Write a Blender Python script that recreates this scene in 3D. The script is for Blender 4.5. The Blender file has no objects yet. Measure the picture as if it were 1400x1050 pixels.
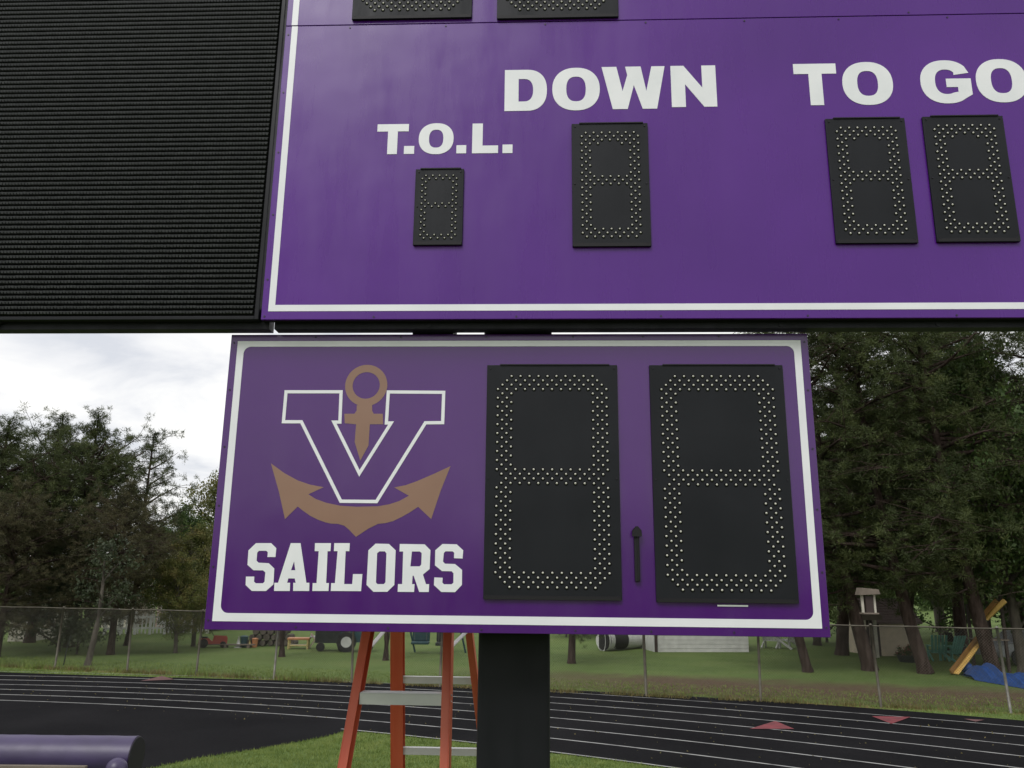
import bpy, bmesh, math, random
import numpy as np
from mathutils import Vector, Matrix
from mathutils.geometry import tessellate_polygon

S = bpy.context.scene
COL = S.collection
R = math.radians

# ------------------------------------------------------------------ camera
EYE = 2.6
FPX = 1120.0                       # focal length in pixels of a 1400 px wide picture
PITCH, ROLL = R(13.587), R(0.584)
U = Vector((1, 0, 0)); V = Vector((0, -math.sin(PITCH), math.cos(PITCH))); FW = Vector((0, math.cos(PITCH), math.sin(PITCH)))
RT = math.cos(ROLL) * U + math.sin(ROLL) * V
UP = -math.sin(ROLL) * U + math.cos(ROLL) * V
cam_data = bpy.data.cameras.new('camera')
cam_data.sensor_width = 36.0
cam_data.lens = 36.0 * FPX / 1400.0
cam_data.clip_start = 0.05
cam_data.clip_end = 3000
cam = bpy.data.objects.new('camera', cam_data)
COL.objects.link(cam)
m = Matrix.Identity(4)
for i in range(3):
    m[i][0] = RT[i]; m[i][1] = UP[i]; m[i][2] = -FW[i]
m[2][3] = EYE
cam.matrix_world = m
S.camera = cam

# ------------------------------------------------------------------ world: overcast daylight
SUN_EL, SUN_AZ = R(48), R(205)      # azimuth clockwise from +Y: the bright part of the overcast is behind and left of the viewer
W = bpy.data.worlds.new('World'); S.world = W; W.use_nodes = True
wn = W.node_tree.nodes; wl = W.node_tree.links
wn.clear()
out = wn.new('ShaderNodeOutputWorld'); bg = wn.new('ShaderNodeBackground')
sky = wn.new('ShaderNodeTexSky'); sky.sky_type = 'NISHITA'; sky.sun_disc = False
sky.sun_elevation = SUN_EL; sky.sun_rotation = SUN_AZ
sky.air_density = 1.0; sky.dust_density = 2.0
tc = wn.new('ShaderNodeTexCoord'); sep = wn.new('ShaderNodeSeparateXYZ')
wl.new(tc.outputs['Generated'], sep.inputs[0])
zc = wn.new('ShaderNodeMath'); zc.operation = 'MAXIMUM'; wl.new(sep.outputs['Z'], zc.inputs[0]); zc.inputs[1].default_value = 0.0
za = wn.new('ShaderNodeMath'); za.operation = 'ADD'; wl.new(zc.outputs[0], za.inputs[0]); za.inputs[1].default_value = 0.22
dv = wn.new('ShaderNodeVectorMath'); dv.operation = 'DIVIDE'
cmb = wn.new('ShaderNodeCombineXYZ')
for k in range(3): wl.new(za.outputs[0], cmb.inputs[k])
wl.new(tc.outputs['Generated'], dv.inputs[0]); wl.new(cmb.outputs[0], dv.inputs[1])
n1 = wn.new('ShaderNodeTexNoise'); n1.inputs['Scale'].default_value = 2.3; n1.inputs['Detail'].default_value = 7; n1.inputs['Roughness'].default_value = .55
n1.inputs['Distortion'].default_value = .5
wl.new(dv.outputs[0], n1.inputs['Vector'])
cr = wn.new('ShaderNodeValToRGB')
e = cr.color_ramp.elements
e[0].position = .33; e[0].color = (.66, .68, .73, 1)
e[1].position = .60; e[1].color = (1.0, .99, .955, 1)
x_ = cr.color_ramp.elements.new(.47); x_.color = (.85, .852, .865, 1)
wl.new(n1.outputs['Fac'], cr.inputs[0])
BG = 0.1
sc = wn.new('ShaderNodeVectorMath'); sc.operation = 'SCALE'; sc.inputs['Scale'].default_value = 1.0 / BG
wl.new(cr.outputs[0], sc.inputs[0])
mx = wn.new('ShaderNodeMix'); mx.data_type = 'RGBA'; mx.inputs['Factor'].default_value = .93
wl.new(sky.outputs[0], mx.inputs['A']); wl.new(sc.outputs[0], mx.inputs['B'])
wl.new(mx.outputs['Result'], bg.inputs['Color']); bg.inputs['Strength'].default_value = BG
wl.new(bg.outputs[0], out.inputs[0])

sd = bpy.data.lights.new('sun', 'SUN'); sd.energy = 1.35; sd.angle = R(24); sd.color = (1, .985, .98)
so = bpy.data.objects.new('sun', sd); COL.objects.link(so)
d = Vector((math.sin(SUN_AZ) * math.cos(SUN_EL), math.cos(SUN_AZ) * math.cos(SUN_EL), math.sin(SUN_EL)))
so.rotation_euler = d.to_track_quat('Z', 'Y').to_euler()

S.view_settings.view_transform = 'Standard'
S.view_settings.look = 'None'
S.view_settings.exposure = 0.2
S.view_settings.gamma = 1.0
S.view_settings.use_curve_mapping = False

# ------------------------------------------------------------------ photograph helpers (pixel of the 1400 x 1050 photo -> a real point)
def ray(px, py):
    return RT * ((px - 700) / FPX) + UP * ((525 - py) / FPX) + FW
def ground(px, py, z=0.0):
    r = ray(px, py); t = (z - EYE) / r.z
    return Vector((r.x * t, r.y * t, z))
def at(px, py, depth):              # point at a given world y
    r = ray(px, py); t = depth / r.y
    return Vector((r.x * t, r.y * t, EYE + r.z * t))
YAW = R(2.374); BD = 2.8
E1 = Vector((math.cos(YAW), -math.sin(YAW), 0)); E2 = Vector((math.sin(YAW), math.cos(YAW), 0))
def bp(px, py, off=0.0):            # board frame coordinates (x, z) of a pixel on the board plane at local depth 'off'
    r = ray(px, py)
    o = Vector((0, 0, EYE)); c = Vector((0, BD, 0)) + E2 * off
    t = (c - o).dot(E2) / r.dot(E2)
    p = o + r * t - Vector((0, BD, 0))
    return (p.dot(E1), p.z)

# ------------------------------------------------------------------ materials
MATS = {}
def mat(name, col, rough=.6, spec=.5, metal=0.0, col2=None, scale=8.0, detail=4.0, bump=0.0, bscale=30.0, coat=0.0, pos=(.35, .65), stretch=None, emis=None, coord='Object', bdist=.01, rvar=None):
    M = bpy.data.materials.new(name); M.use_nodes = True
    n = M.node_tree.nodes; l = M.node_tree.links
    b = n['Principled BSDF']
    b.inputs['Base Color'].default_value = (*col, 1); b.inputs['Roughness'].default_value = rough
    b.inputs['Specular IOR Level'].default_value = spec; b.inputs['Metallic'].default_value = metal
    b.inputs['Coat Weight'].default_value = coat; b.inputs['Coat Roughness'].default_value = .12
    t = n.new('ShaderNodeTexCoord'); mp = n.new('ShaderNodeMapping'); l.new(t.outputs[coord], mp.inputs[0])
    if stretch: mp.inputs['Scale'].default_value = stretch
    if col2:
        z = n.new('ShaderNodeTexNoise'); z.inputs['Scale'].default_value = scale; z.inputs['Detail'].default_value = detail
        l.new(mp.outputs[0], z.inputs['Vector'])
        c = n.new('ShaderNodeValToRGB'); l.new(z.outputs['Fac'], c.inputs[0])
        c.color_ramp.elements[0].position = pos[0]; c.color_ramp.elements[1].position = pos[1]
        c.color_ramp.elements[0].color = (*col, 1); c.color_ramp.elements[1].color = (*col2, 1)
        l.new(c.outputs[0], b.inputs['Base Color'])
    if bump:
        z2 = n.new('ShaderNodeTexNoise'); z2.inputs['Scale'].default_value = bscale; z2.inputs['Detail'].default_value = 3
        l.new(mp.outputs[0], z2.inputs['Vector'])
        bm_ = n.new('ShaderNodeBump'); bm_.inputs['Strength'].default_value = bump; bm_.inputs['Distance'].default_value = bdist
        l.new(z2.outputs['Fac'], bm_.inputs['Height']); l.new(bm_.outputs[0], b.inputs['Normal'])
    if rvar:
        m2 = n.new('ShaderNodeMapping'); l.new(t.outputs['Object'], m2.inputs[0]); m2.inputs['Scale'].default_value = (5, 5, .9)
        z3 = n.new('ShaderNodeTexNoise'); z3.inputs['Scale'].default_value = 1.6; z3.inputs['Detail'].default_value = 7; z3.inputs['Roughness'].default_value = .65
        l.new(m2.outputs[0], z3.inputs['Vector'])
        mr = n.new('ShaderNodeMapRange'); l.new(z3.outputs['Fac'], mr.inputs[0]); mr.inputs[1].default_value = .3; mr.inputs[2].default_value = .7
        mr.inputs[3].default_value = rvar[0]; mr.inputs[4].default_value = rvar[1]; l.new(mr.outputs[0], b.inputs['Roughness'])
    MATS[name] = M
    return M
mat('upper_face', (.070, .006, .190), .27, .44, col2=(.088, .010, .228), scale=1.3, bump=.5, bscale=1.6, bdist=.012, rvar=(.20, .38))
mat('lower_face', (.054, .0015, .126), .17, .75, col2=(.064, .0025, .146), scale=1.3, bump=.4, bscale=1.6, bdist=.010, rvar=(.14, .27))
mat('cabinet_black', (.010, .008, .014), .55, .3, col2=(.016, .013, .02), scale=5)
mat('stripe_white', (.74, .74, .77), .35, .4, col2=(.79, .79, .82), scale=6)
mat('letter_white', (.73, .74, .76), .35, .4, col2=(.79, .79, .81), scale=9)
mat('anchor_bronze', (.235, .130, .085), .32, .6, col2=(.26, .148, .098), scale=5)
mat('digit_face', (.0085, .0095, .012), .5, .2, col2=(.012, .013, .016), scale=4, bump=.15, bscale=3, rvar=(.38, .62))
mat('digit_edge', (.010, .009, .011), .6, .3)
mat('led_lens', (.56, .54, .48), .35, .7)
mat('led_socket_shade', (.004, .004, .004), .8, .1)  # near-black colour stands in for shade in the pits around the lamps
mat('led_hood', (.026, .026, .031), .6, .3, col2=(.034, .034, .040), scale=60, pos=(.4, .6))
mat('led_gap', (.005, .005, .006), .8, .1)
mat('led_stud', (.048, .048, .055), .5, .35, col2=(.062, .062, .070), scale=30, pos=(.45, .62))
mat('screw', (.02, .01, .035), .4, .5)
mat('post_black', (.0070, .0075, .0095), .5, .22, col2=(.0105, .011, .0135), scale=3.5, bump=.15, bscale=4, rvar=(.36, .62))
mat('ladder_orange', (.52, .078, .032), .42, .5, col2=(.60, .125, .06), scale=14, bump=.2, bscale=60, stretch=(1, 1, .12), bdist=.003)
mat('aluminium', (.70, .70, .70), .5, .5, .15, col2=(.60, .60, .60), scale=6)
mat('galvanised', (.20, .195, .17), .55, .5, .45, col2=(.13, .12, .10), scale=9)
mat('rail_brown', (.11, .10, .075), .6, .4, .2, col2=(.07, .06, .045), scale=6)
mat('dark_iron', (.02, .025, .02), .7, .3)
mat('vinyl_purple', (.036, .024, .072), .42, .6, col2=(.050, .034, .098), scale=3, bump=.25, bscale=7)
mat('vinyl_dark', (.014, .010, .02), .5, .4)
mat('track_line', (.34, .34, .33), .8, .2, col2=(.17, .17, .17), scale=3.5, pos=(.42, .7), detail=8)
mat('track_red', (.22, .05, .06), .85, .2, col2=(.13, .045, .05), scale=5)
mat('bark', (.030, .020, .015), .9, .15, col2=(.070, .050, .042), scale=10, bump=.9, bscale=16, stretch=(1, 1, .25), bdist=.05)
mat('bark_grey', (.06, .052, .042), .9, .15, col2=(.12, .105, .085), scale=9, bump=.8, bscale=15, stretch=(1, 1, .3), bdist=.04)
def leafmat(name, a, b, c, scale=.9, trans=.25):
    M = bpy.data.materials.new(name); M.use_nodes = True
    n = M.node_tree.nodes; l = M.node_tree.links; p = n['Principled BSDF']
    p.inputs['Roughness'].default_value = .55; p.inputs['Specular IOR Level'].default_value = .25
    t = n.new('ShaderNodeTexCoord')
    z = n.new('ShaderNodeTexNoise'); z.inputs['Scale'].default_value = scale; z.inputs['Detail'].default_value = 6; z.inputs['Roughness'].default_value = .7
    l.new(t.outputs['Object'], z.inputs['Vector'])
    r = n.new('ShaderNodeValToRGB'); l.new(z.outputs['Fac'], r.inputs[0])
    e = r.color_ramp.elements
    e[0].position = .33; e[0].color = (*a, 1); e[1].position = .70; e[1].color = (*c, 1)
    q = e.new(.5); q.color = (*b, 1)
    l.new(r.outputs[0], p.inputs['Base Color'])
    tr = n.new('ShaderNodeBsdfTranslucent'); l.new(r.outputs[0], tr.inputs['Color'])
    ms = n.new('ShaderNodeMixShader'); ms.inputs[0].default_value = trans
    l.new(p.outputs[0], ms.inputs[1]); l.new(tr.outputs[0], ms.inputs[2])
    l.new(ms.outputs[0], n['Material Output'].inputs[0])
    MATS[name] = M
leafmat('needles', (.028, .038, .015), (.060, .078, .026), (.120, .138, .045), .8, .3)
leafmat('needles_brown', (.034, .035, .018), (.074, .071, .032), (.125, .100, .054), .8, .3)
leafmat('leaves_green', (.026, .050, .015), (.058, .098, .027), (.13, .165, .045), 1.0, .35)
leafmat('leaves_autumn', (.062, .085, .024), (.135, .145, .042), (.22, .16, .06), .8, .35)
leafmat('leaves_grey', (.026, .036, .018), (.046, .060, .030), (.075, .090, .045), 1.2, .3)
leafmat('grass_blade', (.10, .150, .036), (.175, .235, .058), (.28, .32, .10), 2.5, .3)
leafmat('straw', (.10, .10, .035), (.18, .155, .06), (.28, .22, .10), 2.5, .3)

def paint(name, col, rough=.45, col2=None, **k):
    return mat(name, col, rough, .5, 0, col2=col2 or tuple(min(1, c * 1.25 + .004) for c in col), scale=k.pop('scale', 5), **k)
paint('siding_white', (.50, .50, .47), .6)
paint('siding_cream', (.42, .40, .33), .7)
paint('siding_tan', (.52, .44, .33), .75)
paint('siding_pink', (.36, .27, .24), .7)
paint('trim_brown', (.035, .022, .018), .6)
paint('shingle', (.16, .12, .11), .85, scale=12)
paint('roof_grey', (.12, .115, .115), .85)
paint('window_dark', (.012, .015, .02), .12)
paint('plastic_white', (.50, .50, .48), .45)
paint('teal', (.10, .27, .22), .6)
paint('track_worn', (.10, .045, .045), .9)
paint('teal_dark', (.012, .05, .06), .5)
paint('yellow_slide', (.62, .40, .12), .35)
paint('slide_edge', (.20, .10, .025), .5)
paint('tarp_blue', (.014, .055, .20), .5, bump=.5, bscale=6)
paint('car_silver', (.26, .27, .28), .3)
paint('car_white', (.6, .6, .6), .3)
paint('rubber', (.012, .012, .012), .8)
paint('mower_red', (.30, .05, .035), .4)
paint('mower_green', (.03, .13, .03), .4)
paint('toy_orange', (.40, .17, .07), .5)
paint('toy_yellow', (.42, .34, .14), .5)
paint('wood_grey', (.14, .115, .09), .8)
paint('cart_dark', (.018, .024, .022), .6)
paint('flower_red', (.22, .06, .05), .7)

# ------------------------------------------------------------------ ground material
def ground_material():
    M = bpy.data.materials.new('grass_ground'); M.use_nodes = True
    n = M.node_tree.nodes; l = M.node_tree.links; p = n['Principled BSDF']
    p.inputs['Roughness'].default_value = .95; p.inputs['Specular IOR Level'].default_value = .1
    t = n.new('ShaderNodeTexCoord')
    def noise(s, d=6, dist=0.0, rough=.6):
        z = n.new('ShaderNodeTexNoise'); z.inputs['Scale'].default_value = s; z.inputs['Detail'].default_value = d; z.inputs['Roughness'].default_value = rough
        z.inputs['Distortion'].default_value = dist
        l.new(t.outputs['Object'], z.inputs['Vector']); return z.outputs['Fac']
    def ramp(src, stops):
        r = n.new('ShaderNodeValToRGB'); e = r.color_ramp.elements
        e[0].position, e[0].color = stops[0][0], (*stops[0][1], 1); e[1].position, e[1].color = stops[-1][0], (*stops[-1][1], 1)
        for s in stops[1:-1]:
            q = e.new(s[0]); q.color = (*s[1], 1)
        l.new(src, r.inputs[0]); return r.outputs[0]
    def mth(op, a, b=None, c=None):
        q = n.new('ShaderNodeMath'); q.operation = op
        for i, v in enumerate((a, b, c)):
            if v is None: continue
            if isinstance(v, (int, float)): q.inputs[i].default_value = v
            else: l.new(v, q.inputs[i])
        return q.outputs[0]
    def mixc(f, a, b):
        q = n.new('ShaderNodeMix'); q.data_type = 'RGBA'; l.new(f, q.inputs['Factor']); l.new(a, q.inputs['A']); l.new(b, q.inputs['B']); return q.outputs['Result']
    big = ramp(noise(.35), [(.35, (.076, .120, .036)), (.5, (.115, .168, .050)), (.68, (.160, .195, .068))])
    fine = ramp(noise(9, 8, 0, .75), [(.35, (.070, .104, .030)), (.55, (.118, .165, .050)), (.75, (.20, .22, .085))])
    q = n.new('ShaderNodeMix'); q.data_type = 'RGBA'; q.inputs['Factor'].default_value = .5
    l.new(big, q.inputs['A']); l.new(fine, q.inputs['B']); g = q.outputs['Result']
    # signed distance behind the fence line
    dt = n.new('ShaderNodeVectorMath'); dt.operation = 'DOT_PRODUCT'; l.new(t.outputs['Object'], dt.inputs[0]); dt.inputs[1].default_value = (.267, .9636, 0)
    ds = mth('SUBTRACT', dt.outputs['Value'], 20.67)
    wob = mth('MULTIPLY_ADD', noise(.8, 5, .6), 3.2, -1.6)
    dw = mth('ADD', ds, wob)
    sx = n.new('ShaderNodeSeparateXYZ'); l.new(t.outputs['Object'], sx.inputs[0])
    right = n.new('ShaderNodeMapRange'); l.new(sx.outputs['X'], right.inputs[0]); right.inputs[1].default_value = -3; right.inputs[2].default_value = 4
    def smooth(v, a, b):
        q = n.new('ShaderNodeMapRange'); q.interpolation_type = 'SMOOTHSTEP'; l.new(v, q.inputs[0]); q.inputs[1].default_value = a; q.inputs[2].default_value = b; return q.outputs[0]
    bed = mth('MULTIPLY', mth('MULTIPLY', smooth(dw, .2, 1.0), mth('SUBTRACT', 1.0, smooth(dw, 3.3, 5.6))), right.outputs[0])
    bed = mth('MULTIPLY', bed, smooth(noise(2.2, 8), .22, .42))
    straw = ramp(noise(6, 8, 0, .8), [(.3, (.060, .044, .028)), (.55, (.11, .078, .050)), (.75, (.19, .13, .085))])
    g = mixc(bed, g, straw)
    tan = mth('MULTIPLY', mth('SUBTRACT', 1.0, smooth(mth('ABSOLUTE', mth('MULTIPLY_ADD', wob, .12, ds)), .10, .34)), smooth(noise(4, 6), .36, .58))
    tanc = ramp(noise(14, 6), [(.3, (.10, .08, .035)), (.7, (.24, .18, .09))])
    g = mixc(tan, g, tanc)
    l.new(g, p.inputs['Base Color'])
    b = n.new('ShaderNodeBump'); b.inputs['Strength'].default_value = .6; b.inputs['Distance'].default_value = .03
    l.new(noise(40, 5), b.inputs['Height']); l.new(b.outputs[0], p.inputs['Normal'])
    MATS['grass_ground'] = M
ground_material()
def track_material():
    M = bpy.data.materials.new('track_black'); M.use_nodes = True
    n = M.node_tree.nodes; l = M.node_tree.links; p = n['Principled BSDF']
    p.inputs['Roughness'].default_value = .95; p.inputs['Specular IOR Level'].default_value = .04
    t = n.new('ShaderNodeTexCoord')
    a = n.new('ShaderNodeTexNoise'); a.inputs['Scale'].default_value = .5; a.inputs['Detail'].default_value = 6; l.new(t.outputs['Object'], a.inputs['Vector'])
    b = n.new('ShaderNodeTexNoise'); b.inputs['Scale'].default_value = 55; b.inputs['Detail'].default_value = 5; l.new(t.outputs['Object'], b.inputs['Vector'])
    s = n.new('ShaderNodeMath'); s.operation = 'MULTIPLY_ADD'; l.new(b.outputs['Fac'], s.inputs[0]); s.inputs[1].default_value = .6; 
    h = n.new('ShaderNodeMath'); h.operation = 'MULTIPLY'; l.new(a.outputs['Fac'], h.inputs[0]); h.inputs[1].default_value = .4; l.new(h.outputs[0], s.inputs[2])
    r = n.new('ShaderNodeValToRGB'); l.new(s.outputs[0], r.inputs[0]); e = r.color_ramp.elements
    e[0].position = .35; e[0].color = (.0050, .0050, .0060, 1); e[1].position = .7; e[1].color = (.017, .0165, .018, 1)
    l.new(r.outputs[0], p.inputs['Base Color'])
    bb = n.new('ShaderNodeBump'); bb.inputs['Strength'].default_value = .35; bb.inputs['Distance'].default_value = .004; l.new(b.outputs['Fac'], bb.inputs['Height']); l.new(bb.outputs[0], p.inputs['Normal'])
    MATS['track_black'] = M
track_material()

# ------------------------------------------------------------------ builders
def tag(o, label=None, cat=None, group=None, kind=None):
    if label: o['label'] = label
    if cat: o['category'] = cat
    if group: o['group'] = group
    if kind: o['kind'] = kind
    return o
def empty(name, loc=(0, 0, 0), rz=0, label=None, cat=None, group=None):
    o = bpy.data.objects.new(name, None); COL.objects.link(o); o.empty_display_size = .2
    o.location = loc; o.rotation_euler = (0, 0, rz)
    return tag(o, label, cat, group)
class MB:
    def __init__(s): s.v = []; s.f = []; s.mi = []; s.cur = 0
    def add(s, vs, fs):
        b = len(s.v); s.v += [tuple(v) for v in vs]; s.f += [tuple(b + i for i in f) for f in fs]; s.mi += [s.cur] * len(fs); return s
    def box(s, c, size, rot=None):
        x, y, z = (a / 2 for a in size); M = rot if rot else Matrix.Identity(3); c = Vector(c)
        vs = [c + M @ Vector((sx * x, sy * y, sz * z)) for sz in (-1, 1) for sy in (-1, 1) for sx in (-1, 1)]
        return s.add(vs, [(0, 2, 3, 1), (4, 5, 7, 6), (0, 1, 5, 4), (2, 6, 7, 3), (0, 4, 6, 2), (1, 3, 7, 5)])
    def bb(s, x0, x1, y0, y1, z0, z1): return s.box(((x0 + x1) / 2, (y0 + y1) / 2, (z0 + z1) / 2), (abs(x1 - x0), abs(y1 - y0), abs(z1 - z0)))
    def bar(s, p0, p1, w, h, up=(0, 0, 1)):
        p0, p1 = Vector(p0), Vector(p1); d = (p1 - p0); L = d.length; d.normalize()
        u = Vector(up); x = d.cross(u)
        if x.length < 1e-4: x = d.cross(Vector((0, 1, 0)))
        x.normalize(); y = x.cross(d).normalized()
        M = Matrix((x, d, y)).transposed()
        return s.box((p0 + p1) / 2, (w, L, h), M)
    def tube(s, pts, rs, n=8, caps=True):
        b = len(s.v); pts = [Vector(p) for p in pts]
        if not isinstance(rs, (list, tuple)): rs = [rs] * len(pts)
        for i, p in enumerate(pts):
            d = (pts[min(i + 1, len(pts) - 1)] - pts[max(i - 1, 0)]).normalized()
            a = d.cross(Vector((0, 0, 1)))
            if a.length < .05: a = d.cross(Vector((0, 1, 0)))
            a.normalize(); c = d.cross(a)
            for k in range(n):
                t = 2 * math.pi * k / n
                s.v.append(tuple(p + (a * math.cos(t) + c * math.sin(t)) * rs[i]))
        for i in range(len(pts) - 1):
            for k in range(n):
                s.f.append((b + i * n + k, b + i * n + (k + 1) % n, b + (i + 1) * n + (k + 1) % n, b + (i + 1) * n + k)); s.mi.append(s.cur)
        if caps:
            s.f.append(tuple(b + k for k in range(n))); s.mi.append(s.cur)
            s.f.append(tuple(b + (len(pts) - 1) * n + k for k in reversed(range(n)))); s.mi.append(s.cur)
        return s
    def dome(s, c, r, n=10, m=5, sc=(1, 1, 1), full=False):
        vs = []; fs = []; lo = -m if full else 0
        for j in range(lo, m + 1):
            a = math.pi / 2 * j / m
            for k in range(n):
                t = 2 * math.pi * k / n
                vs.append((c[0] + r * sc[0] * math.cos(a) * math.cos(t), c[1] + r * sc[1] * math.cos(a) * math.sin(t), c[2] + r * sc[2] * math.sin(a)))
        for j in range(m - lo):
            for k in range(n): fs.append((j * n + k, j * n + (k + 1) % n, (j + 1) * n + (k + 1) % n, (j + 1) * n + k))
        return s.add(vs, fs)
    def plate(s, loops, y0, y1):
        """polygon with holes in the x-z plane, front at y0 (towards -y), back at y1"""
        ls = [[Vector((x, 0, z)) for x, z in lp] for lp in loops]
        tri = tessellate_polygon(ls)
        flat = [p for lp in ls for p in lp]; b = len(s.v)
        s.v += [(p.x, y0, p.z) for p in flat] + [(p.x, y1, p.z) for p in flat]
        N = len(flat)
        for t in tri:
            a, c, d = (flat[i] for i in t)
            ccw = (c.x - a.x) * (d.z - a.z) - (c.z - a.z) * (d.x - a.x) > 0
            s.f.append(tuple(b + i for i in (t if ccw else reversed(t)))); s.mi.append(s.cur)
        o = 0
        for lp in ls:
            k = len(lp)
            for i in range(k):
                j = (i + 1) % k
                s.f.append((b + o + i, b + o + j, b + N + o + j, b + N + o + i)); s.mi.append(s.cur)
            o += k
        return s
    def build(s, name, mats, parent=None, off=(0, 0, 0), smooth=False, bevel=0, kind=None, label=None):
        me = bpy.data.meshes.new(name)
        o_ = Vector(off)
        me.from_pydata([(v[0] - o_.x, v[1] - o_.y, v[2] - o_.z) for v in s.v], [], s.f)
        ms = mats if isinstance(mats, (list, tuple)) else [mats]
        for q in ms: me.materials.append(MATS[q])
        if len(ms) > 1: me.polygons.foreach_set('material_index', s.mi)
        if smooth: me.polygons.foreach_set('use_smooth', [True] * len(me.polygons))
        me.update()
        o = bpy.data.objects.new(name, me); COL.objects.link(o)
        if parent: o.parent = parent
        if bevel:
            bv = o.modifiers.new('bevel', 'BEVEL'); bv.width = bevel; bv.segments = 2; bv.limit_method = 'ANGLE'
        if kind: o['kind'] = kind
        if label: o['label'] = label
        return o
def np_mesh(name, V3, matname, parent=None, kind=None, quads=False):
    """V3: (n,3,3) triangles or (n,4,3) quads"""
    k = V3.shape[1]; n = V3.shape[0]
    me = bpy.data.meshes.new(name)
    me.vertices.add(n * k); me.vertices.foreach_set('co', V3.reshape(-1).astype(np.float32))
    me.loops.add(n * k); me.loops.foreach_set('vertex_index', np.arange(n * k, dtype=np.int32))
    me.polygons.add(n); me.polygons.foreach_set('loop_start', np.arange(0, n * k, k, dtype=np.int32)); me.polygons.foreach_set('loop_total', np.full(n, k, dtype=np.int32))
    me.update(calc_edges=True); me.materials.append(MATS[matname])
    o = bpy.data.objects.new(name, me); COL.objects.link(o)
    if parent: o.parent = parent
    if kind: o['kind'] = kind
    return o

# ================================================================== SETTING
gm = MB(); gm.add([(-700, -500, 0), (700, -500, 0), (700, 1200, 0), (-700, 1200, 0)], [(0, 1, 2, 3)])
tag(gm.build('ground', 'grass_ground'), kind='structure')

TC = [21.521511, -0.90493, -0.018988, -0.355846, -0.016461, -0.001558, -0.012951, -0.00237, 0.000186, -0.000128, -6.5e-05, 9e-06]
def line_y(k, x):
    x = max(-22, x)
    return sum(TC[a * 3 + d] * x ** a * k ** d for a in range(4) for d in range(3))
def edge_y(x):
    x = max(-22, x)
    return -0.000561 * x ** 3 - 0.01304 * x ** 2 - 0.234169 * x + 21.874545
XS = [i * .5 for i in range(-64, 31)]
inner_left = [ground(*p) for p in ((472, 1000), (445, 1008), (400, 1016.5), (358, 1024), (315, 1030.5), (270, 1037), (240, 1043.5), (215, 1049), (170, 1060), (110, 1078))]
loop = [(x, edge_y(x)) for x in XS] + [(x, line_y(7, x) - .06) for x in reversed(XS) if x > -2.6] + [(p.x, p.y) for p in inner_left] + [(-7.5, 9.4), (-12, 7.5), (-32, 6)]
def flat(loops, z, name, m, kind='structure'):
    ls = [[Vector((x, y, 0)) for x, y in lp] for lp in loops]; b = MB(); fl = [p for lp in ls for p in lp]
    b.v = [(p.x, p.y, z) for p in fl]
    for t in tessellate_polygon(ls):
        a, c, d_ = (fl[i] for i in t)
        ccw = (c.x - a.x) * (d_.y - a.y) - (c.y - a.y) * (d_.x - a.x) > 0
        b.f.append(tuple(t if ccw else reversed(t))); b.mi.append(0)
    o = b.build(name, m)
    if kind: o['kind'] = kind
    return o
flat([loop], .010, 'running_track', 'track_black')
lb = MB()
for k in range(8):
    w = .027 if k else .022
    x0 = -32 if k < 7 else -3.1
    xs = [x for x in XS if x >= x0]
    b = len(lb.v)
    for x in xs:
        y = line_y(k, x); dy = (line_y(k, x + .1) - line_y(k, x - .1)) / .2; n_ = Vector((-dy, 1)).normalized() * w
        lb.v += [(x - n_.x, y - n_.y, .015), (x + n_.x, y + n_.y, .015)]
    for i in range(len(xs) - 1):
        lb.f.append((b + 2 * i, b + 2 * i + 2, b + 2 * i + 3, b + 2 * i + 1)); lb.mi.append(0)
tag(lb.build('lane_line', 'track_line'), kind='structure')
for tri_ in (((1025, 998), (1060, 987), (1086, 998)), ((1192, 980.5), (1245, 981.5), (1219, 991)), ((192, 932), (222, 925), (238, 930)), ((1318, 984), (1346, 985.5), (1334, 988))):
    flat([[tuple(ground(*p).xy) for p in tri_]], .020, 'lane_mark', 'track_red' if tri_[0][0] in (1025, 1192) else 'track_worn')

# grass blades: infield, verge, fence foot
rng = np.random.default_rng(3)
def blades(P, hmin, hmax, w, lean=.35):
    n = len(P); a = rng.uniform(0, 2 * np.pi, n); h = rng.uniform(hmin, hmax, n)
    sx = np.cos(a) * w; sy = np.sin(a) * w
    l_ = rng.normal(0, lean, (n, 2)) * h[:, None]
    V3 = np.zeros((n, 3, 3)); V3[:, 0] = P; V3[:, 1] = P; V3[:, 2] = P
    V3[:, 0, 0] -= sx; V3[:, 0, 1] -= sy; V3[:, 1, 0] += sx; V3[:, 1, 1] += sy
    V3[:, 2, :2] += l_; V3[:, 2, 2] += h
    return V3
def inside(P, poly):
    x, y = P[:, 0], P[:, 1]; c = np.zeros(len(P), bool); n = len(poly)
    for i in range(n):
        x0, y0 = poly[i]; x1, y1 = poly[i - 1]
        c ^= ((y0 > y) != (y1 > y)) & (x < (x1 - x0) * (y - y0) / (y1 - y0 + 1e-12) + x0)
    return c
P = np.zeros((90000, 3)); P[:, 0] = rng.uniform(-6.5, 4.5, 90000); P[:, 1] = rng.uniform(10.8, 16, 90000)
P = P[~inside(P, loop)]
P = P[P[:, 1] < np.array([line_y(7, x) - .06 for x in P[:, 0]])]
tag(np_mesh('infield_grass', blades(P, .02, .055, .006), 'grass_blade'), 'short mown green grass of the infield beneath the ladder', 'grass', kind='stuff')
FENCE = lambda x: 21.45 - .277 * x
P = np.zeros((150000, 3)); P[:, 0] = rng.uniform(-20, 13, 150000); P[:, 1] = rng.uniform(15, 29, 150000)
ed = np.array([edge_y(x) for x in P[:, 0]]); fe = FENCE(P[:, 0])
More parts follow.
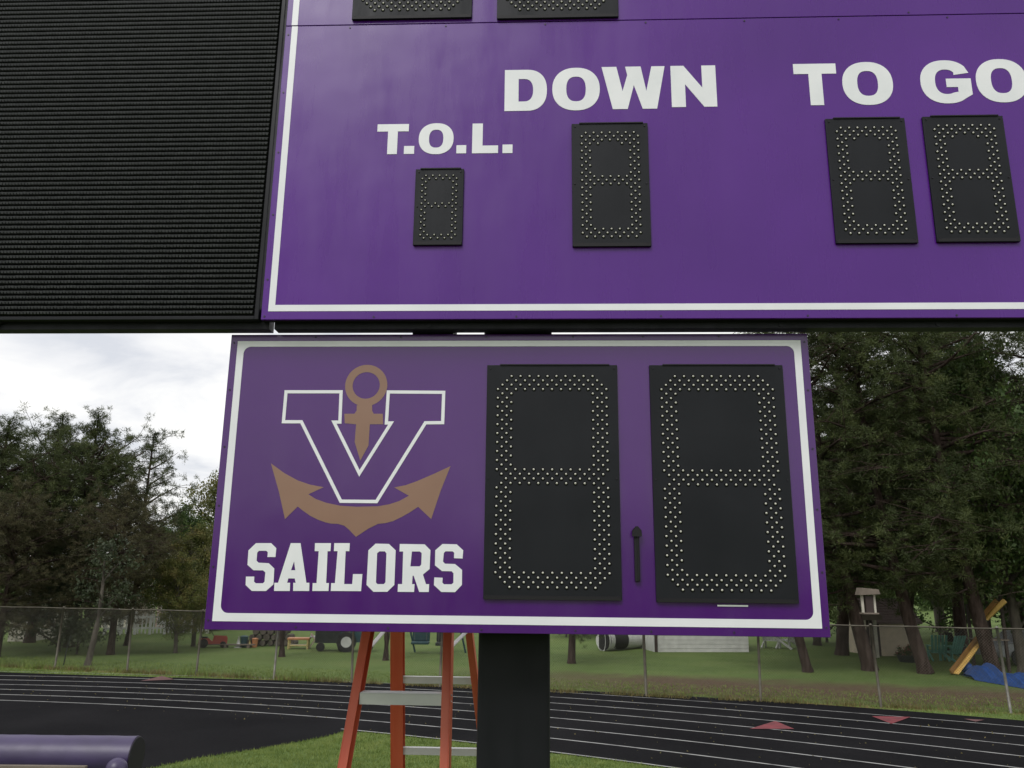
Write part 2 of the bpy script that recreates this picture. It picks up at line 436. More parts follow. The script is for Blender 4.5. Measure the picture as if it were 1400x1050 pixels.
P = P[(P[:, 1] > ed + .02) & (P[:, 1] < fe + 3.0) & (rng.random(150000) < np.clip(1.3 - (P[:, 1] - fe) * .35, 0, 1))]
tag(np_mesh('verge_grass', blades(P, .02, .06, .010), 'grass_blade'), 'green grass strip between the running track and chain link fence', 'grass', kind='stuff')
n = 9000; x = rng.uniform(-19, 14, n); cl = (np.sin(x * 2.3) + np.sin(x * 5.1 + 1) + rng.normal(0, .8, n)) > -.3
P = np.stack([x, FENCE(x) + rng.normal(0, .09, n), np.zeros(n)], 1)[cl]
tag(np_mesh('dry_grass', blades(P, .05, .17, .010, .4), 'straw'), 'dry straw coloured grass along the foot of the fence', 'grass', kind='stuff')
n = 800; c = rng.uniform(-17, -3, 18); x = rng.choice(c, n) + rng.normal(0, .22, n)
P = np.stack([x, FENCE(x) + rng.normal(0, .1, n), np.zeros(n)], 1)
tag(np_mesh('fence_weeds', blades(P, .08, .34, .009, .3), 'grass_blade'), 'tall green weeds grown through the foot of the left fence', 'weeds', kind='stuff')
# leaf litter and crumbs on the track
n = 420; x = rng.uniform(-13, 10, n); t = rng.uniform(0, 7, n); y = np.array([line_y(b_, a_) for a_, b_ in zip(x, t)])
P = np.stack([x, y, np.full(n, .016)], 1); Q = blades(P, .004, .03, .016, .5)
tag(np_mesh('track_litter', Q, 'straw'), 'small dry leaves scattered over the black track', 'leaves', kind='stuff')

# ================================================================== SCOREBOARDS
def board_empty(name, x, off, z, label, cat, group=None):
    p = Vector((0, BD, 0)) + E1 * x + E2 * off
    return empty(name, (p.x, p.y, z), -YAW, label, cat, group)
def qmap(pts, off):
    return [bp(x, y, off) for x, y in pts]
def rrect(x0, x1, z0, z1, r, n=7):
    o = []
    for cx, cz, a0 in ((x1 - r, z1 - r, 0), (x0 + r, z1 - r, 90), (x0 + r, z0 + r, 180), (x1 - r, z0 + r, 270)):
        for k in range(n + 1):
            a = R(a0 + 90 * k / n); o.append((cx + r * math.cos(a), cz + r * math.sin(a)))
    return o
def rect(x0, x1, z0, z1): return [(x1, z1), (x0, z1), (x0, z0), (x1, z0)]
def mean_rect(tl, tr, br, bl, off):
    a, b, c, d_ = (bp(*p, off) for p in (tl, tr, br, bl))
    return (a[0] + d_[0]) / 2, (b[0] + c[0]) / 2, (c[1] + d_[1]) / 2, (a[1] + b[1]) / 2

def led_pattern(kind):
    pts = []
    if kind == 'big':
        C, N, bw = 24, 46, 4; mid = (21, 22, 23, 24); ch = 3
    elif kind == 'mid':
        C, N, bw = 14, 28, 3; mid = (12, 13, 14); ch = 1
    else:
        C, N, bw = 10, 20, 2; mid = (9, 10); ch = 1
    for r in range(N + 1):
        for c in range(C + 1):
            if (c + r) % 2 == 0: continue
            ok = c < bw or c > C - bw or r < bw or r > N - bw or r in mid
            cc = min(c, C - c); rr = min(r, N - r)
            if cc + rr < ch: ok = False
            if kind == 'big' and r == 23 and cc < 1: ok = False
            if ok: pts.append((c, r))
            elif kind != 'small' and (c, r) in ((4, 3), (C - 4, 3)): pts.append((c, r))
    return pts, C, N
def digit_panel(root, off, rc, front, kind):
    x0, x1, z0, z1 = rc; th = .010
    f = front - th
    b = MB(); b.bb(x0, x1, f, front, z0, z1)
    pn = b.build('digit_panel', 'digit_face', root, off, bevel=.0015)
    b = MB(); g = (x1 - x0) * .10
    b.bb(x0 + g, x1 - g * .6, f - .004, f + .004, z1 - .0015, z1 + .0025); b.build('top_trim', 'digit_edge', pn, off); b = MB()
    b.bb(x0 + .003, x1 - .003, f - .0025, f - .0003, z0 - .0005, z0 + .012)
    b.build('bottom_trim', 'digit_edge', pn, off)
    pts, C, N = led_pattern(kind)
    mg = 2.5 if kind != 'small' else 2.1
    px_ = (x1 - x0) / (C + 2 * mg); pz = (z1 - z0) / (N + 2 * mg + .1)
    L = MB(); r = px_ * .25
    for c, q in pts:
        cx = x0 + (c + mg) * px_; cz = z1 - (q + mg + .1) * pz
        L.cur = 0
        ring = []
        for k in range(8):
            t_ = 2 * math.pi * k / 8; ring.append((cx + r * 1.9 * math.cos(t_), f - .0007, cz - r * .25 + r * 1.9 * math.sin(t_)))  # flat disc under each lamp, pit shade put into its colour
        L.add(ring, [tuple(range(7, -1, -1))]) if False else L.add(ring, [tuple(range(8))])
        L.cur = 1
        v = [(cx + r * math.cos(2 * math.pi * k / 6), f - .0015, cz + r * math.sin(2 * math.pi * k / 6)) for k in range(6)]
        v += [(cx + r * .75 * math.cos(2 * math.pi * k / 6), f - .0030, cz + r * .75 * math.sin(2 * math.pi * k / 6)) for k in range(6)] + [(cx, f - .0042, cz)]
        L.add(v, [(k, (k + 1) % 6, 6 + (k + 1) % 6, 6 + k) for k in range(6)] + [(6 + k, 6 + (k + 1) % 6, 12) for k in range(6)])
    L.build('led_lamps', ['led_socket_shade', 'led_lens'], pn, off, kind='stuff')
    s = MB()
    for sx, sz in ((x0 + .012, z0 + .012), (x1 - .012, z0 + .012), (x0 + .012, z1 - .012), (x1 - .012, z1 - .012), (x0 + .01, (z0 + z1) / 2), (x1 - .01, (z0 + z1) / 2)):
        s.tube([(sx, f - .0025, sz), (sx, f, sz)], .003, 6)
    s.build('screws', 'cabinet_black', pn, off, kind='stuff')
    return pn
def letter(root, off, loops, f, m='letter_white', name='letter', label=None):
    b = MB(); b.plate(loops, f - .0013, f + .0006)
    return b.build(name, m, root, off, label=label)
def screws(root, off, pts, f, m='screw', r=.0035):
    s = MB()
    for x, z in pts: s.tube([(x, f - .002, z), (x, f + .0005, z)], r, 8)
    s.build('screws', m, root, off, kind='stuff')

# ---- lower board
F0 = 0.0
lx0, lx1, lz0, lz1 = mean_rect((318, 458), (1103.4, 455.5), (1136, 871), (277, 861.5), 0)
lroot = board_empty('team_scoreboard', (lx0 + lx1) / 2, 0, lz0, 'smaller purple scoreboard with anchor emblem and SAILORS lettering, in front of the orange ladder', 'scoreboard')
LO = ((lx0 + lx1) / 2, 0, lz0)
b = MB(); b.bb(lx0 + .001, lx1 - .001, .012, .17, lz0 + .001, lz1 - .001); b.build('cabinet', 'cabinet_black', lroot, LO, bevel=.002)
b = MB(); b.bb(lx0, lx1, 0, .0115, lz0, lz1); b.build('face_panel', 'lower_face', lroot, LO, bevel=.0015)
bx0, bx1, bz0, bz1 = mean_rect((326.7, 466.7), (1092.3, 465.2), (1125.9, 859), (288.7, 849.5), 0)
sw = .0245
b = MB(); b.plate([rect(bx0, bx1, bz0, bz1), rrect(bx0 + sw, bx1 - sw, bz0 + sw + .002, bz1 - sw + .004, .026)], -.0012, .0005)
b.build('border_stripe', 'stripe_white', lroot, LO)
for q in (((667, 498), (844, 498), (851, 821), (659, 819)), ((888, 498), (1071, 498), (1094, 826), (898, 822))):
    digit_panel(lroot, LO, mean_rect(*q, -.02), 0, 'big')
# sticker under the right digit, latch between digits
b = MB(); p = bp(981, 827.5, -.005); q = bp(1023, 827.8, -.005); b.bb(p[0], q[0], -.003, -.0003, p[1] - .0035, p[1] + .0015); b.build('label_strip', 'letter_white', lroot, LO)
hx, hz = bp(869.7, 731, 0); _, hz2 = bp(869, 795, 0); _, ht = bp(870.5, 720.5, 0)
b = MB(); b.bb(hx - .0085, hx + .0085, -.016, -.0003, hz2, hz + .004)
b.bb(hx + .001, hx + .0055, -.019, -.0165, hz2 + .004, hz)
b.plate([[(hx - .0155, hz - .006), (hx + .0155, hz - .006), (hx + .0155, hz + .012), (hx + .004, ht), (hx - .004, ht), (hx - .0155, hz + .012)]], -.024, -.0170)
b.build('latch', 'digit_edge', lroot, LO, bevel=.002)
# emblem: outlined V over a bronze anchor (drawn from the photograph's plane)
def zq(pts, ox, oy, s): return qmap([(ox + x / s, oy + y / s) for x, y in pts], 0)
emb = empty('emblem', (0, 0, 0)); emb.parent = lroot
VP = [(47, 192), (363, 192), (356, 366), (322, 366), (468, 660), (650, 371), (623, 371), (634, 193), (952, 195), (946, 369), (847, 370), (566, 822), (361, 820), (135, 364), (32, 364)]
vc = zq(VP, 380, 490, 4.2)
def offset_loop(pts, d):
    n = len(pts); o = []
    for i in range(n):
        p0, p1, p2 = (Vector(pts[(i + k) % n]) for k in (-1, 0, 1))
        a = (p1 - p0).normalized(); b_ = (p2 - p1).normalized(); na = Vector((a.y, -a.x)); nb = Vector((b_.y, -b_.x))
        mm = (na + nb); mm.normalize(); o.append(tuple(p1 + mm * (d / max(.3, mm.dot(na)))))
    return o
hw = 2.15 * (vc[1][0] - vc[0][0]) / 75.2
A, B = offset_loop(vc, hw), offset_loop(vc, -hw)
ar = lambda l: abs(sum(l[i - 1][0] * l[i][1] - l[i][0] * l[i - 1][1] for i in range(len(l))))
if ar(A) < ar(B): A, B = B, A
o = letter(emb, LO, [A, B], 0, 'letter_white', 'outlined_v')
cx, cz = zq([(507, 155)], 380, 490, 4.2)[0]
r1 = (bp(380 + 628 / 4.2, 526.9)[0] - bp(380 + 386 / 4.2, 526.9)[0]) / 2; r2 = (bp(380 + 584 / 4.2, 526.9)[0] - bp(380 + 428 / 4.2, 526.9)[0]) / 2
ring = [(cx + r1 * math.cos(R(a)), cz + r1 * math.sin(R(a))) for a in range(0, 360, 8)]
hole = [(cx + r2 * math.cos(R(a)), cz + r2 * math.sin(R(a))) for a in range(0, 360, 8)]
b = MB(); b.plate([ring, hole], -.0008, .0005)
b.plate([zq([(382, 318), (440, 318), (452, 300), (453, 268), (507, 273), (541, 262), (541, 300), (550, 318), (602, 318), (604, 378), (528, 378), (520, 500), (473, 587), (441, 480), (449, 378), (384, 372)], 380, 490, 4.2)], -.0010, .0004)
b.plate([zq([(118, 477), (172, 516), (225, 545), (275, 562), (328, 572), (267, 600), (297, 619), (338, 634), (395, 646), (460, 650), (545, 648), (590, 640), (630, 627), (668, 606), (610, 573), (655, 564), (700, 548), (765, 520), (834, 488), (795, 585), (757, 699), (705, 650), (672, 672), (640, 690), (605, 707), (575, 715), (545, 718), (505, 738), (457, 770), (430, 742), (410, 725), (385, 718), (358, 717), (335, 712), (307, 702), (275, 686), (245, 665), (225, 649), (174, 699), (150, 590)], 330, 470, 2.9167)], -.0008, .0005)
b.build('anchor', 'anchor_bronze', emb, LO)
SL = [
 [[(110, 55), (200, 55), (231, 85), (226, 138), (178, 138), (181, 110), (172, 101), (127, 101), (117, 112), (113, 160), (125, 172), (186, 175), (219, 207), (214, 302), (170, 341), (85, 341), (48, 306), (50, 255), (100, 255), (98, 285), (108, 295), (152, 295), (161, 285), (166, 230), (152, 218), (95, 217), (59, 185), (65, 98)]],
 [[(318, 55), (376, 55), (411, 292), (429, 292), (428, 341), (332, 341), (333, 292), (347, 292), (342, 266), (303, 266), (296, 292), (314, 292), (312, 341), (218, 341), (220, 292), (242, 292)], [(338, 163), (345, 217), (319, 217)]],
 [[(463, 55), (558, 55), (555, 103), (538, 103), (529, 294), (546, 294), (543, 341), (447, 341), (449, 294), (472, 294), (485, 103), (461, 103)]],
 [[(578, 55), (671, 55), (668, 103), (646, 103), (637, 300), (685, 300), (690, 240), (746, 240), (738, 342), (557, 341), (560, 294), (582, 294), (598, 103), (576, 103)]],
 [[(825, 58), (905, 60), (945, 98), (937, 305), (895, 346), (812, 346), (771, 305), (782, 98)], [(848, 104), (880, 104), (890, 116), (884, 289), (874, 300), (836, 300), (827, 290), (834, 116)]],
 [[(970, 60), (1118, 62), (1153, 97), (1148, 210), (1108, 243), (1126, 300), (1145, 300), (1143, 347), (1086, 347), (1053, 250), (1046, 250), (1043, 300), (1058, 300), (1055, 347), (957, 346), (959, 300), (984, 300), (990, 105), (968, 105)], [(1042, 105), (1090, 105), (1101, 115), (1098, 184), (1088, 194), (1033, 194)]],
 [[(1225, 60), (1310, 62), (1349, 98), (1345, 147), (1294, 145), (1295, 113), (1286, 104), (1243, 104), (1233, 114), (1228, 166), (1240, 178), (1300, 180), (1342, 215), (1341, 305), (1300, 348), (1218, 347), (1174, 306), (1176, 260), (1226, 262), (1224, 291), (1234, 301), (1280, 301), (1290, 291), (1291, 236), (1280, 223), (1222, 222), (1180, 188), (1182, 98)]]]
for lp, ch in zip(SL, 'SAILORS'):
    letter(lroot, LO, [zq(l_, 325, 730, 4.375) for l_ in lp], 0, label='white block capital ' + ch)
zz = [lx0 + .012, lx1 - .012]
screws(lroot, LO, [(x, lz0 + (lz1 - lz0) * t) for x in zz for t in (.03, .2, .4, .6, .8, .97)] + [(lx0 + (lx1 - lx0) * t, z) for t in (.15, .3, .45, .6, .72, .85) for z in (lz0 + .012, lz1 - .010)], 0)

# ---- upper board
FU = -.085                       # its front stands a little proud of the lower board
ux0, uz0 = bp(356.5, 437, FU)
uz1 = EYE + 3.0; ux1 = 3.1
seam = (bp(398, 35.7, FU)[1] + bp(1400, 18, FU)[1]) / 2
UO = ((ux0 + ux1) / 2, FU, uz0)
uroot = board_empty('main_scoreboard', UO[0], FU, uz0, 'large purple football scoreboard reading DOWN, TO GO and T.O.L. above the smaller board', 'scoreboard')
ub = bp(900, 453.5, .0)
def under_depth():
    for i in range(10, 80):
        d_ = FU + i * .005
        if bp(900, 454.6, d_)[1] >= uz0: return d_
    return .12
UD = under_depth()
CD = FU + .036; rail_z = bp(900, 454.4, CD + .05)[1]
b = MB(); b.bb(ux0 + .001, ux1, FU + .012, CD - .001, uz0 + .0008, uz1); b.build('cabinet', 'cabinet_black', uroot, UO)
b = MB(); b.bb(bp(375, 448, CD)[0], ux1 - .01, CD, CD + .05, rail_z, uz0 + .05); b.build('mounting_rail', 'post_black', uroot, UO)
b = MB(); b.bb(-.10, .14, CD + .0505, .205, rail_z + .01, uz0 + .3); b.build('post_clamp', 'post_black', uroot, UO)
g = .0016
b = MB(); b.bb(ux0, ux1, FU, FU + .0115, uz0, seam - g); b.build('face_panel', 'upper_face', uroot, UO, bevel=.0015)
b = MB(); b.bb(ux0, ux1, FU, FU + .0115, seam + g, uz1); b.build('face_panel', 'upper_face', uroot, UO, bevel=.0015)
sx0 = bp(368.2, 425.7, FU); sx1 = bp(398, 35.7, FU)
x0 = (sx0[0] + sx1[0]) / 2; z0 = bp(368.2, 425.7, FU)[1]; sw = .0235; xr = ux1 - .03; zt = uz1 - .03
b = MB(); b.plate([[(x0, z0), (xr, z0), (xr, seam - g - .001), (xr - sw, seam - g - .001), (xr - sw, z0 + sw), (x0 + sw, z0 + sw), (x0 + sw, seam - g - .001), (x0, seam - g - .001)]], FU - .0012, FU + .0005)
b.build('border_stripe', 'stripe_white', uroot, UO)
b = MB(); h0 = seam + g + .001; b.plate([[(x0 - .002, h0), (x0 + sw - .002, h0), (x0 + sw - .002, zt - sw), (xr - sw, zt - sw), (xr - sw, h0), (xr, h0), (xr, zt), (x0 - .002, zt)]], FU - .0012, FU + .0005)
b.build('border_stripe', 'stripe_white', uroot, UO)
digit_panel(uroot, UO, mean_rect((567.5, 229), (634, 229), (631.5, 333), (564, 333), FU - .02), FU, 'small')
digit_panel(uroot, UO, mean_rect((782, 167), (886, 166), (891, 334.5), (782.5, 335.5), FU - .02), FU, 'mid')
digit_panel(uroot, UO, mean_rect((1131, 160), (1239, 159), (1257, 330), (1143, 331), FU - .02), FU, 'mid')
digit_panel(uroot, UO, mean_rect((1264, 157), (1374, 156), (1397, 328), (1282, 329), FU - .02), FU, 'mid')
for (a, c) in (((480, 23), (644.6, 22)), ((679, 22.4), (846, 20.8))):
    p = bp(*a, FU - .02); q = bp(*c, FU - .02)
    digit_panel(uroot, UO, (p[0], q[0], (p[1] + q[1]) / 2, (p[1] + q[1]) / 2 + .785), FU, 'big')
b = MB(); p = bp(750, 22.7, FU - .005); q = bp(772, 22.7, FU - .005); b.bb(p[0], q[0], FU - .003, FU - .0003, p[1] - .004, p[1] + .001); b.build('label_strip', 'letter_white', uroot, UO)
# clean glyphs in a unit box (x 0..1, y 0..1)
def arc(cx, cy, rx, ry, a0, a1, n=14, p=2.25):
    o = []
    for k in range(n + 1):
        a = R(a0 + (a1 - a0) * k / n); c, s = math.cos(a), math.sin(a)
        o.append((cx + rx * math.copysign(abs(c) ** (2 / p), c), cy + ry * math.copysign(abs(s) ** (2 / p), s)))
    return o
def glyph(ch):
    if ch == 'O': return [arc(.5, .5, .5, .5, 0, 360, 44)[:-1], arc(.5, .5, .205, .29, 0, 360, 32, 2.5)[:-1]]
    if ch == 'D': return [[(0, 0)] + arc(.52, .5, .48, .5, -90, 90, 24, 2.35) + [(0, 1)], [(.33, .225)] + arc(.46, .5, .215, .275, -90, 90, 16, 2.4) + [(.33, .775)]]
    if ch == 'W': return [[(0, 1), (.235, 1), (.325, .42), (.405, .80), (.375, 1), (.395, 1), (.62, 1), (.70, .42), (.79, 1), (1, 1), (.86, 0), (.635, 0), (.505, .56), (.40, 0), (.165, 0)]]
    if ch == 'N': return [[(0, 0), (0, 1), (.29, 1), (.69, .46), (.69, 1), (1, 1), (1, 0), (.715, 0), (.31, .55), (.31, 0)]]
    if ch == 'T': return [[(.345, 0), (.345, .755), (0, .755), (0, 1), (1, 1), (1, .755), (.655, .755), (.655, 0)]]
    if ch == 'L': return [[(0, 0), (0, 1), (.40, 1), (.40, .255), (1, .255), (1, 0)]]
    if ch == '.': return [rect(0, 1, 0, 1)]
    if ch == 'G':
        o = [(.955, .70)] + arc(.5, .5, .5, .5, 42, 270, 30) + arc(.5, .5, .5, .5, 270, 312, 6)[1:] + [(.985, .20), (.985, .57), (.50, .57), (.50, .375), (.72, .375), (.72, .265)]
        inner = [arc(.50, .50, .215, .285, a, a, 1, 2.4)[0] for a in [298 - (298 - 44) * k / 26 for k in range(27)]]
        return [o + inner + [(.66, .655)]]
LET = [('D', 690, 747.7, 95.7, 151.7), ('O', 755.1, 820, 92.9, 151.1), ('W', 822.9, 909.6, 91.3, 149.1), ('N', 917.5, 979.2, 90, 146.3),
       ('T', 515.4, 558.4, 170, 210.9), ('.', 552.3, 566.3, 199.8, 210.6), ('O', 572.6, 620.2, 168.7, 211), ('.', 624, 637.4, 198.7, 209.8), ('L', 645.7, 681.2, 169, 209.6), ('.', 687, 700.7, 197.8, 209.5),
       ('T', 1086, 1144.5, 87.4, 144), ('O', 1151.6, 1220.6, 85, 143.7), ('G', 1258.2, 1328.5, 82.7, 141.6), ('O', 1334.2, 1404, 81, 140.2)]
for ch, a, c, t, bt in LET:
    my = (t + bt) / 2; mxx = (a + c) / 2
    X0, _ = bp(a, my, FU); X1, _ = bp(c, my, FU); _, Z1 = bp(mxx, t, FU); _, Z0 = bp(mxx, bt, FU)
    letter(uroot, UO, [[(X0 + (X1 - X0) * x, Z0 + (Z1 - Z0) * y) for x, y in lp] for lp in glyph(ch)], FU, label='white bold ' + ('full stop' if ch == '.' else 'capital ' + ch))
screws(uroot, UO, [(ux0 + .012, uz0 + t) for t in (.012, .15, .4, .65, .9, 1.15, 1.4, 1.7)] + [(ux0 + t, seam - .012) for t in (.25, .62, 1.0, 1.38, 1.75, 2.1, 2.5)] + [(ux0 + t, uz0 + .009) for t in (.4, .9, 1.4, 1.9, 2.4, 2.9)] + [(bp(1242, 17, FU)[0], seam + .012)], FU)
b = MB()
for px_, py_ in ((590, 447), (1270, 444), (1060, 446)):
    x_, _ = bp(px_, py_, FU + .1); b.tube([(x_, CD - .003, uz0 - .012), (x_, CD + .002, uz0 - .012)], .008, 10)
b.build('bolts', 'post_black', uroot, UO, kind='stuff')

# ---- video display
DF = FU + .006
dx1 = ux0 - .010; dz0 = bp(200, 437.5, DF)[1]; dx0 = dx1 - 2.35; dz1 = EYE + 2.85
DO = ((dx0 + dx1) / 2, DF, dz0)
droot = board_empty('led_video_display', DO[0], DF, dz0, 'black louvred LED video screen, switched off, at the upper left beside the purple scoreboard', 'video screen')
lw = bp(347, 425, DF)[0]; lzb = bp(200, 431.5, DF)[1]
b = MB(); b.bb(dx0, dx1 - .004, DF + .014, CD - .001, dz0 + .001, dz1); b.build('cabinet', 'cabinet_black', droot, DO)
b = MB(); b.bb(dx0, bp(368, 448, CD)[0], CD, CD + .05, rail_z, dz0 + .05); b.build('mounting_rail', 'post_black', droot, DO)
b = MB(); b.bb(dx0, lw + .004, DF + .006, DF + .0135, lzb - .003, dz1 - .03); b.build('back_mask', 'led_gap', droot, DO)
b = MB(); b.bb(lw + .004, dx1, DF - .004, DF + .03, dz0, dz1); b.bb(dx0, lw + .004, DF - .004, DF + .0135, dz0, lzb - .003); b.bb(dx0, lw + .004, DF - .004, DF + .0135, dz1 - .03, dz1)
b.build('bezel', 'post_black', droot, DO, bevel=.002)
ztop = bp(200, 0, DF)[1]; pitch = (ztop - lzb) / 67.3
NR = int((dz1 - .03 - lzb) / pitch)
b = MB(); st = MB()
rr = random.Random(4)
for i in range(NR):
    z = lzb + i * pitch; q = rr.uniform(-.0006, .0006)
    # sloped hood
    b.add([(dx0 + .01, DF + .005, z + pitch * .25), (lw, DF + .005, z + pitch * .25), (lw, DF - .009 + q, z + pitch * .60), (dx0 + .01, DF - .009 + q, z + pitch * .60),
           (lw, DF - .009 + q, z + pitch * .74), (dx0 + .01, DF - .009 + q, z + pitch * .74), (lw, DF + .006, z + pitch * .90), (dx0 + .01, DF + .006, z + pitch * .90)],
          [(0, 1, 2, 3), (3, 2, 4, 5), (5, 4, 6, 7)])
    if z < EYE + 2.75:
        nx = int((lw - dx0) / (pitch * .62))
        for j in range(nx):
            x = lw - (j + .5) * pitch * .62
            if x < -2.32: continue
            w = pitch * .22
            y = DF - .0095; zz0 = z + pitch * (.26 + rr.uniform(-.03, .03))
            st.add([(x - w, y, zz0), (x + w, y, zz0), (x + w, y - .003, zz0 + pitch * .44), (x - w, y - .003, zz0 + pitch * .44), (x - w, y + .006, zz0), (x + w, y + .006, zz0)], [(0, 1, 2, 3), (4, 5, 1, 0)])
b.build('louvre_rows', 'led_hood', droot, DO, kind='stuff')
st.build('led_lamps', 'led_stud', droot, DO, kind='stuff')
# hanging bracket at the left edge
p = bp(15, 452, DF + .1); q = bp(0, 459, DF + .1)
b = MB(); b.plate([[(dx0, dz0 - .0005), (p[0] + .02, dz0 - .0005), (p[0] + .005, dz0 - .010), (p[0] - .012, q[1] - .003), (dx0, q[1] - .003)]], DF + .016, CD - .002); b.build('mounting_bracket', 'cabinet_black', droot, DO)

# ---- post and hanger between the boards
a = bp(653.5, 900, .21); c = bp(752, 900, .21)
proot = board_empty('steel_post', (a[0] + c[0]) / 2, .34, 0, 'thick black steel post carrying the boards, right of the ladder', 'post')
b = MB(); hw_ = (c[0] - a[0]) / 2; b.bb(-hw_, hw_, -.13, .13, 0, EYE + 2.9); b.build('column', 'post_black', proot, bevel=.012)
b = MB(); b.bb(-.24, .24, -.22, .22, 0, .03); b.build('base_plate', 'post_black', proot, bevel=.004)
b = MB()
for sx in (-1, 1):
    for sy in (-1, 1): b.tube([(sx * .19, sy * .17, .03), (sx * .19, sy * .17, .08)], .014, 8)
b.build('anchor_bolts', 'galvanised', proot, kind='stuff')
a = bp(566, 455, .05)[0]; c = bp(621, 455, .05)[0]
b = MB(); cxp = (a + c) / 2 - proot.location.x / E1.x if False else 0
hang = board_empty('hanger_bracket', (a + c) / 2, .04, lz1 - .02, 'small black hanger bracket bridging the gap between the two purple boards', 'bracket')
w_ = (c - a) / 2
b.bb(-w_, w_, -.020, .10, .0205, rail_z - lz1 + .09); b.build('plate', 'cabinet_black', hang)

# ================================================================== LADDER
ld = empty('stepladder', tuple(at(560, 1000, 3.6).xy) + (0,), 0, 'orange fibreglass stepladder with aluminium steps standing on the grass behind the smaller board', 'ladder')
LOFF = (ld.location.x, ld.location.y, 0)
def railpts(t, bt, d_t, d_b):
    A_ = at(t[0], t[1], d_t); B_ = at(bt[0], bt[1], d_b)
    k = (B_.z - 0.02) / (A_.z - B_.z); G = B_ + (B_ - A_) * k
    k2 = (4.0 - A_.z) / (A_.z - B_.z); T = A_ + (A_ - B_) * k2
    return T, A_, B_, G
FL = railpts((503.7, 863), (470.5, 1050), 3.42, 3.30)
FR = railpts((613.5, 863), (609, 1050), 3.40, 3.28)
RL = railpts((543.5, 863), (544, 1050), 3.74, 3.86)
RR = railpts((641.5, 863), (664, 1050), 3.72, 3.84)
def on(rail, z):
    T, G = rail[0], rail[3]; return G + (T - G) * ((z - G.z) / (T.z - G.z))
def chan(rail, inward, w, d_, name='rail'):
    """C-section rail: web faces the ladder's outside, flanges inwards"""
    b = MB(); T, G = on(rail, 3.55), rail[3]; ax = (T - G).normalized()
    x = Vector(inward); x = (x - ax * x.dot(ax)).normalized(); y = ax.cross(x).normalized()
    t = .004
    def sl(cx0, cx1, cy0, cy1):
        vs = []
        for P_ in (G, T):
            for sx, sy in ((cx0, cy0), (cx1, cy0), (cx1, cy1), (cx0, cy1)): vs.append(P_ + x * sx + y * sy)
        b.add(vs, [(0, 3, 2, 1), (4, 5, 6, 7), (0, 1, 5, 4), (1, 2, 6, 5), (2, 3, 7, 6), (3, 0, 4, 7)])
    sl(-w / 2, -w / 2 + t, -d_ / 2, d_ / 2)
    sl(-w / 2 + t, w / 2, -d_ / 2, -d_ / 2 + t)
    sl(-w / 2 + t, w / 2, d_ / 2 - t, d_ / 2)
    o = b.build(name, 'ladder_orange', ld, LOFF, bevel=.0012)
    return o
fdir = (FR[1] - FL[1]).normalized()
chan(FL, fdir, .034, .072); chan(FR, -fdir, .034, .072); chan(RL, fdir, .055, .050); chan(RR, -fdir, .030, .045)
stepz = at(548, 951, 3.38).z; k = -8
for i in range(-8, 5):
    z = stepz + i * .3048
    if z < .2 or z > 3.4: continue
    a, c = on(FL, z), on(FR, z); dr = (c - a).normalized(); bk = Vector((-dr.y, dr.x, 0))
    b = MB(); a2 = a + dr * .018; c2 = c - dr * .018
    Mx = Matrix((dr, bk, dr.cross(bk))).transposed()
    L_ = (c2 - a2).length; mid_ = (a2 + c2) / 2
    b.box(mid_ + Vector((0, 0, .014)) + bk * .0, (L_, .064, .003), Mx)
    b.box(mid_ - bk * .0305 - Vector((0, 0, .006)), (L_, .003, .040), Mx)
    b.box(mid_ + bk * .0305 - Vector((0, 0, .002)), (L_, .003, .030), Mx)
    for s_ in range(-3, 4): b.box(mid_ + bk * s_ * .009 + Vector((0, 0, .0165)), (L_ - .004, .002, .002), Mx)
    b.build('step', 'aluminium', ld, LOFF)
for i in range(-7, 5):
    z = at(600, 931, 3.74).z + i * (at(600, 931, 3.74).z - at(600, 1028, 3.82).z)
    if z < .2 or z > 3.4: continue
    a, c = on(RL, z), on(RR, z); dr = (c - a).normalized(); bk = Vector((-dr.y, dr.x, 0)); Mx = Matrix((dr, bk, dr.cross(bk))).transposed()
    L_ = (c - a).length - .02; mid_ = (a + c) / 2; b = MB()
    b.box(mid_ + Vector((0, 0, .013)), (L_, .030, .003), Mx); b.box(mid_ - bk * .0135 - Vector((0, 0, .001)), (L_, .002, .026), Mx)
    b.build('rear_brace', 'aluminium', ld, LOFF)
a, c = on(FL, 3.55), on(FR, 3.55); a_, c_ = on(RL, 3.55), on(RR, 3.55)
b = MB(); mid_ = (a + c + a_ + c_) / 4; dr = (c - a).normalized(); bk = Vector((-dr.y, dr.x, 0))
b.box(mid_ + Vector((0, 0, .03)), ((c - a).length + .08, max(.16, ((a_ + c_ - a - c) / 2).length + .1), .07), Matrix((dr, bk, dr.cross(bk))).transposed())
b.build('top_cap', 'ladder_orange', ld, LOFF, bevel=.008)
sp0 = at(507, 884, 3.45); sp1 = at(529, 858, 3.6)
b = MB(); b.bar(sp0, sp1, .018, .004); b.bar(sp1, on(RL, sp1.z + .02), .018, .004); b.build('spreader', 'aluminium', ld, LOFF)
q = on(FR, at(610, 884, 3.4).z); b = MB(); b.bar(q + Vector((.01, .03, 0)), on(RR, q.z + .05), .018, .004); b.build('spreader', 'aluminium', ld, LOFF)
for r_ in (FL, FR, RL, RR):
    b = MB(); g_ = r_[3]; b.box((g_.x, g_.y, .02), (.06, .09, .036)); b.build('foot', 'rubber', ld, LOFF, bevel=.006)
b = MB()
for i in range(-8, 5):
    z = stepz + i * .3048
    if .2 < z < 3.4:
        for r_ in (FL, FR):
            p = on(r_, z); s_ = -1 if r_ is FL else 1
            for dz in (-.012, .010): b.tube([p + fdir * s_ * .0165 + Vector((0, -.015, dz)), p + fdir * s_ * .0195 + Vector((0, -.015, dz))], .004, 6)
